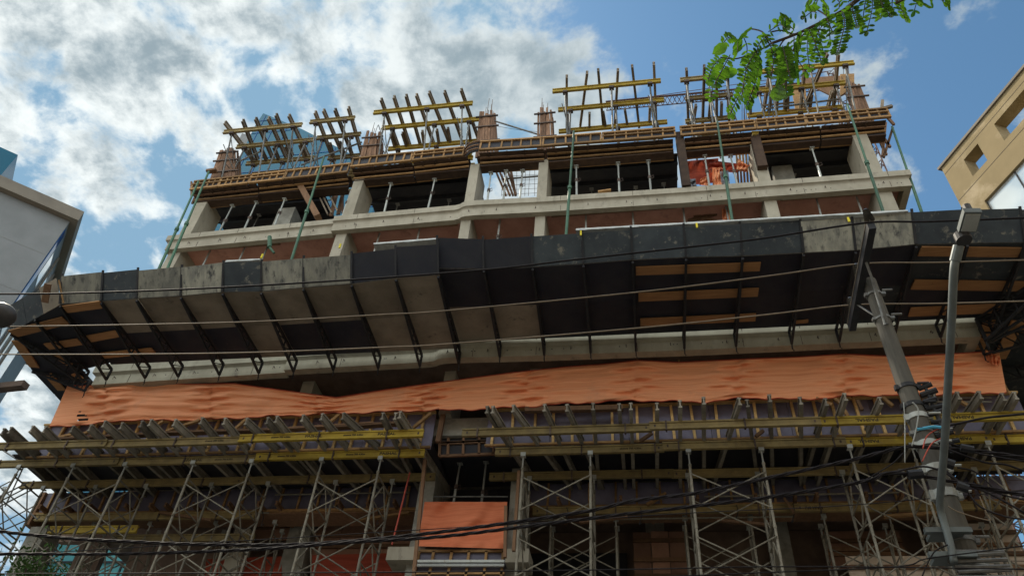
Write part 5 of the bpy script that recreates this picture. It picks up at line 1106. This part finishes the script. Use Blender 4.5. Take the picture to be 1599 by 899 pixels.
n1 = noise(8.5, 11, .60, (3.1, 1.7, 0), .15); n2 = noise(2.6, 4, .5, (5.3, 4.2, 0)); n3 = noise(13., 9, .62, (1.3, 5.2, 0), .2)
ratio = cb.node.inputs if False else None
rx = math_('DIVIDE', sp.outputs['X'], math_('ADD', math_('ABSOLUTE', sp.outputs['Y']), .15))
bias = mrange(rx, -.30, .24, .06, -.18)
back = mrange(sp.outputs['Y'], .25, -.25, 0, .22)  # extra cloud cover added behind the camera to fill the facade
cov = math_('ADD', math_('ADD', n1, math_('MULTIPLY', math_('SUBTRACT', n2, .5), .85)), math_('ADD', bias, back))
fac = mrange(cov, .42, .58, 0, 1)
glow = mrange(rx, -.75, .15, 1.0, .35)          # clouds nearer the sun are brighter
backb = mrange(sp.outputs['Y'], .25, -.25, 0, 1.0)
shade = mrange(math_('ADD', math_('MULTIPLY', n3, .55), math_('MULTIPLY', math_('SUBTRACT', 1.0, cov), .55)), .37, .585, 0, 1)
dark = N.new('ShaderNodeMix'); dark.data_type = 'RGBA'; dark.inputs[6].default_value = (2.15, 2.75, 3.1, 1); dark.inputs[7].default_value = (6.6, 7.0, 6.95, 1)
L.new(math_('MAXIMUM', math_('MULTIPLY', shade, glow), backb), dark.inputs[0])
gain = N.new('ShaderNodeVectorMath'); gain.operation = 'SCALE'; L.new(dark.outputs[2], gain.inputs[0]); L.new(mrange(sp.outputs['Y'], .2, -.4, 1.0, 1.8), gain.inputs['Scale'])  # unseen clouds behind the camera brightened as added fill light
mx = N.new('ShaderNodeMix'); mx.data_type = 'RGBA'; L.new(fac, mx.inputs[0]); tn = N.new('ShaderNodeMix'); tn.data_type = 'RGBA'; tn.blend_type = 'MULTIPLY'; tn.inputs[0].default_value = 1; tn.inputs[7].default_value = (.80, 1.10, 1.12, 1); L.new(sky.outputs[0], tn.inputs[6]); cl = N.new('ShaderNodeVectorMath'); cl.operation = 'MINIMUM'; cl.inputs[1].default_value = (1.75, 3.0, 4.2); L.new(tn.outputs[2], cl.inputs[0]); L.new(cl.outputs[0], mx.inputs[6]); L.new(gain.outputs[0], mx.inputs[7])
L.new(mx.outputs[2], bg.inputs['Color'])
sl = bpy.data.lights.new('sun', 'SUN'); sl.energy = 3.2; sl.angle = math.radians(.55); sl.color = (1, .90, .74)
so = bpy.data.objects.new('sun', sl); col.objects.link(so); so.location = (-30, 20, 40); so.rotation_euler = SUN.to_track_quat('Z', 'Y').to_euler()
vs_ = sc.view_settings; vs_.view_transform = 'Standard'; vs_.look = 'None'; vs_.gamma = 1; vs_.use_curve_mapping = False; vs_.exposure = .45
sc.cycles.max_bounces = 6; sc.cycles.diffuse_bounces = 4; sc.cycles.glossy_bounces = 3; sc.cycles.transmission_bounces = 4; sc.cycles.use_denoising = True
sc.cycles.sample_clamp_indirect = 6

# look-alikes get their place along the row
from collections import defaultdict
dd = defaultdict(list)
for o in col.objects:
    if o.get('label') and o.get('category'): dd[o['label']].append(o)
for lab, os_ in dd.items():
    if len(os_) < 2: continue
    os_.sort(key=lambda o: (o.location.x, o.location.z))
    for k, o in enumerate(os_):
        o['label'] = lab+', '+(ORD[k]+' from the left' if k < (len(os_)+1)//2 else ORD[len(os_)-1-k]+' from the right')
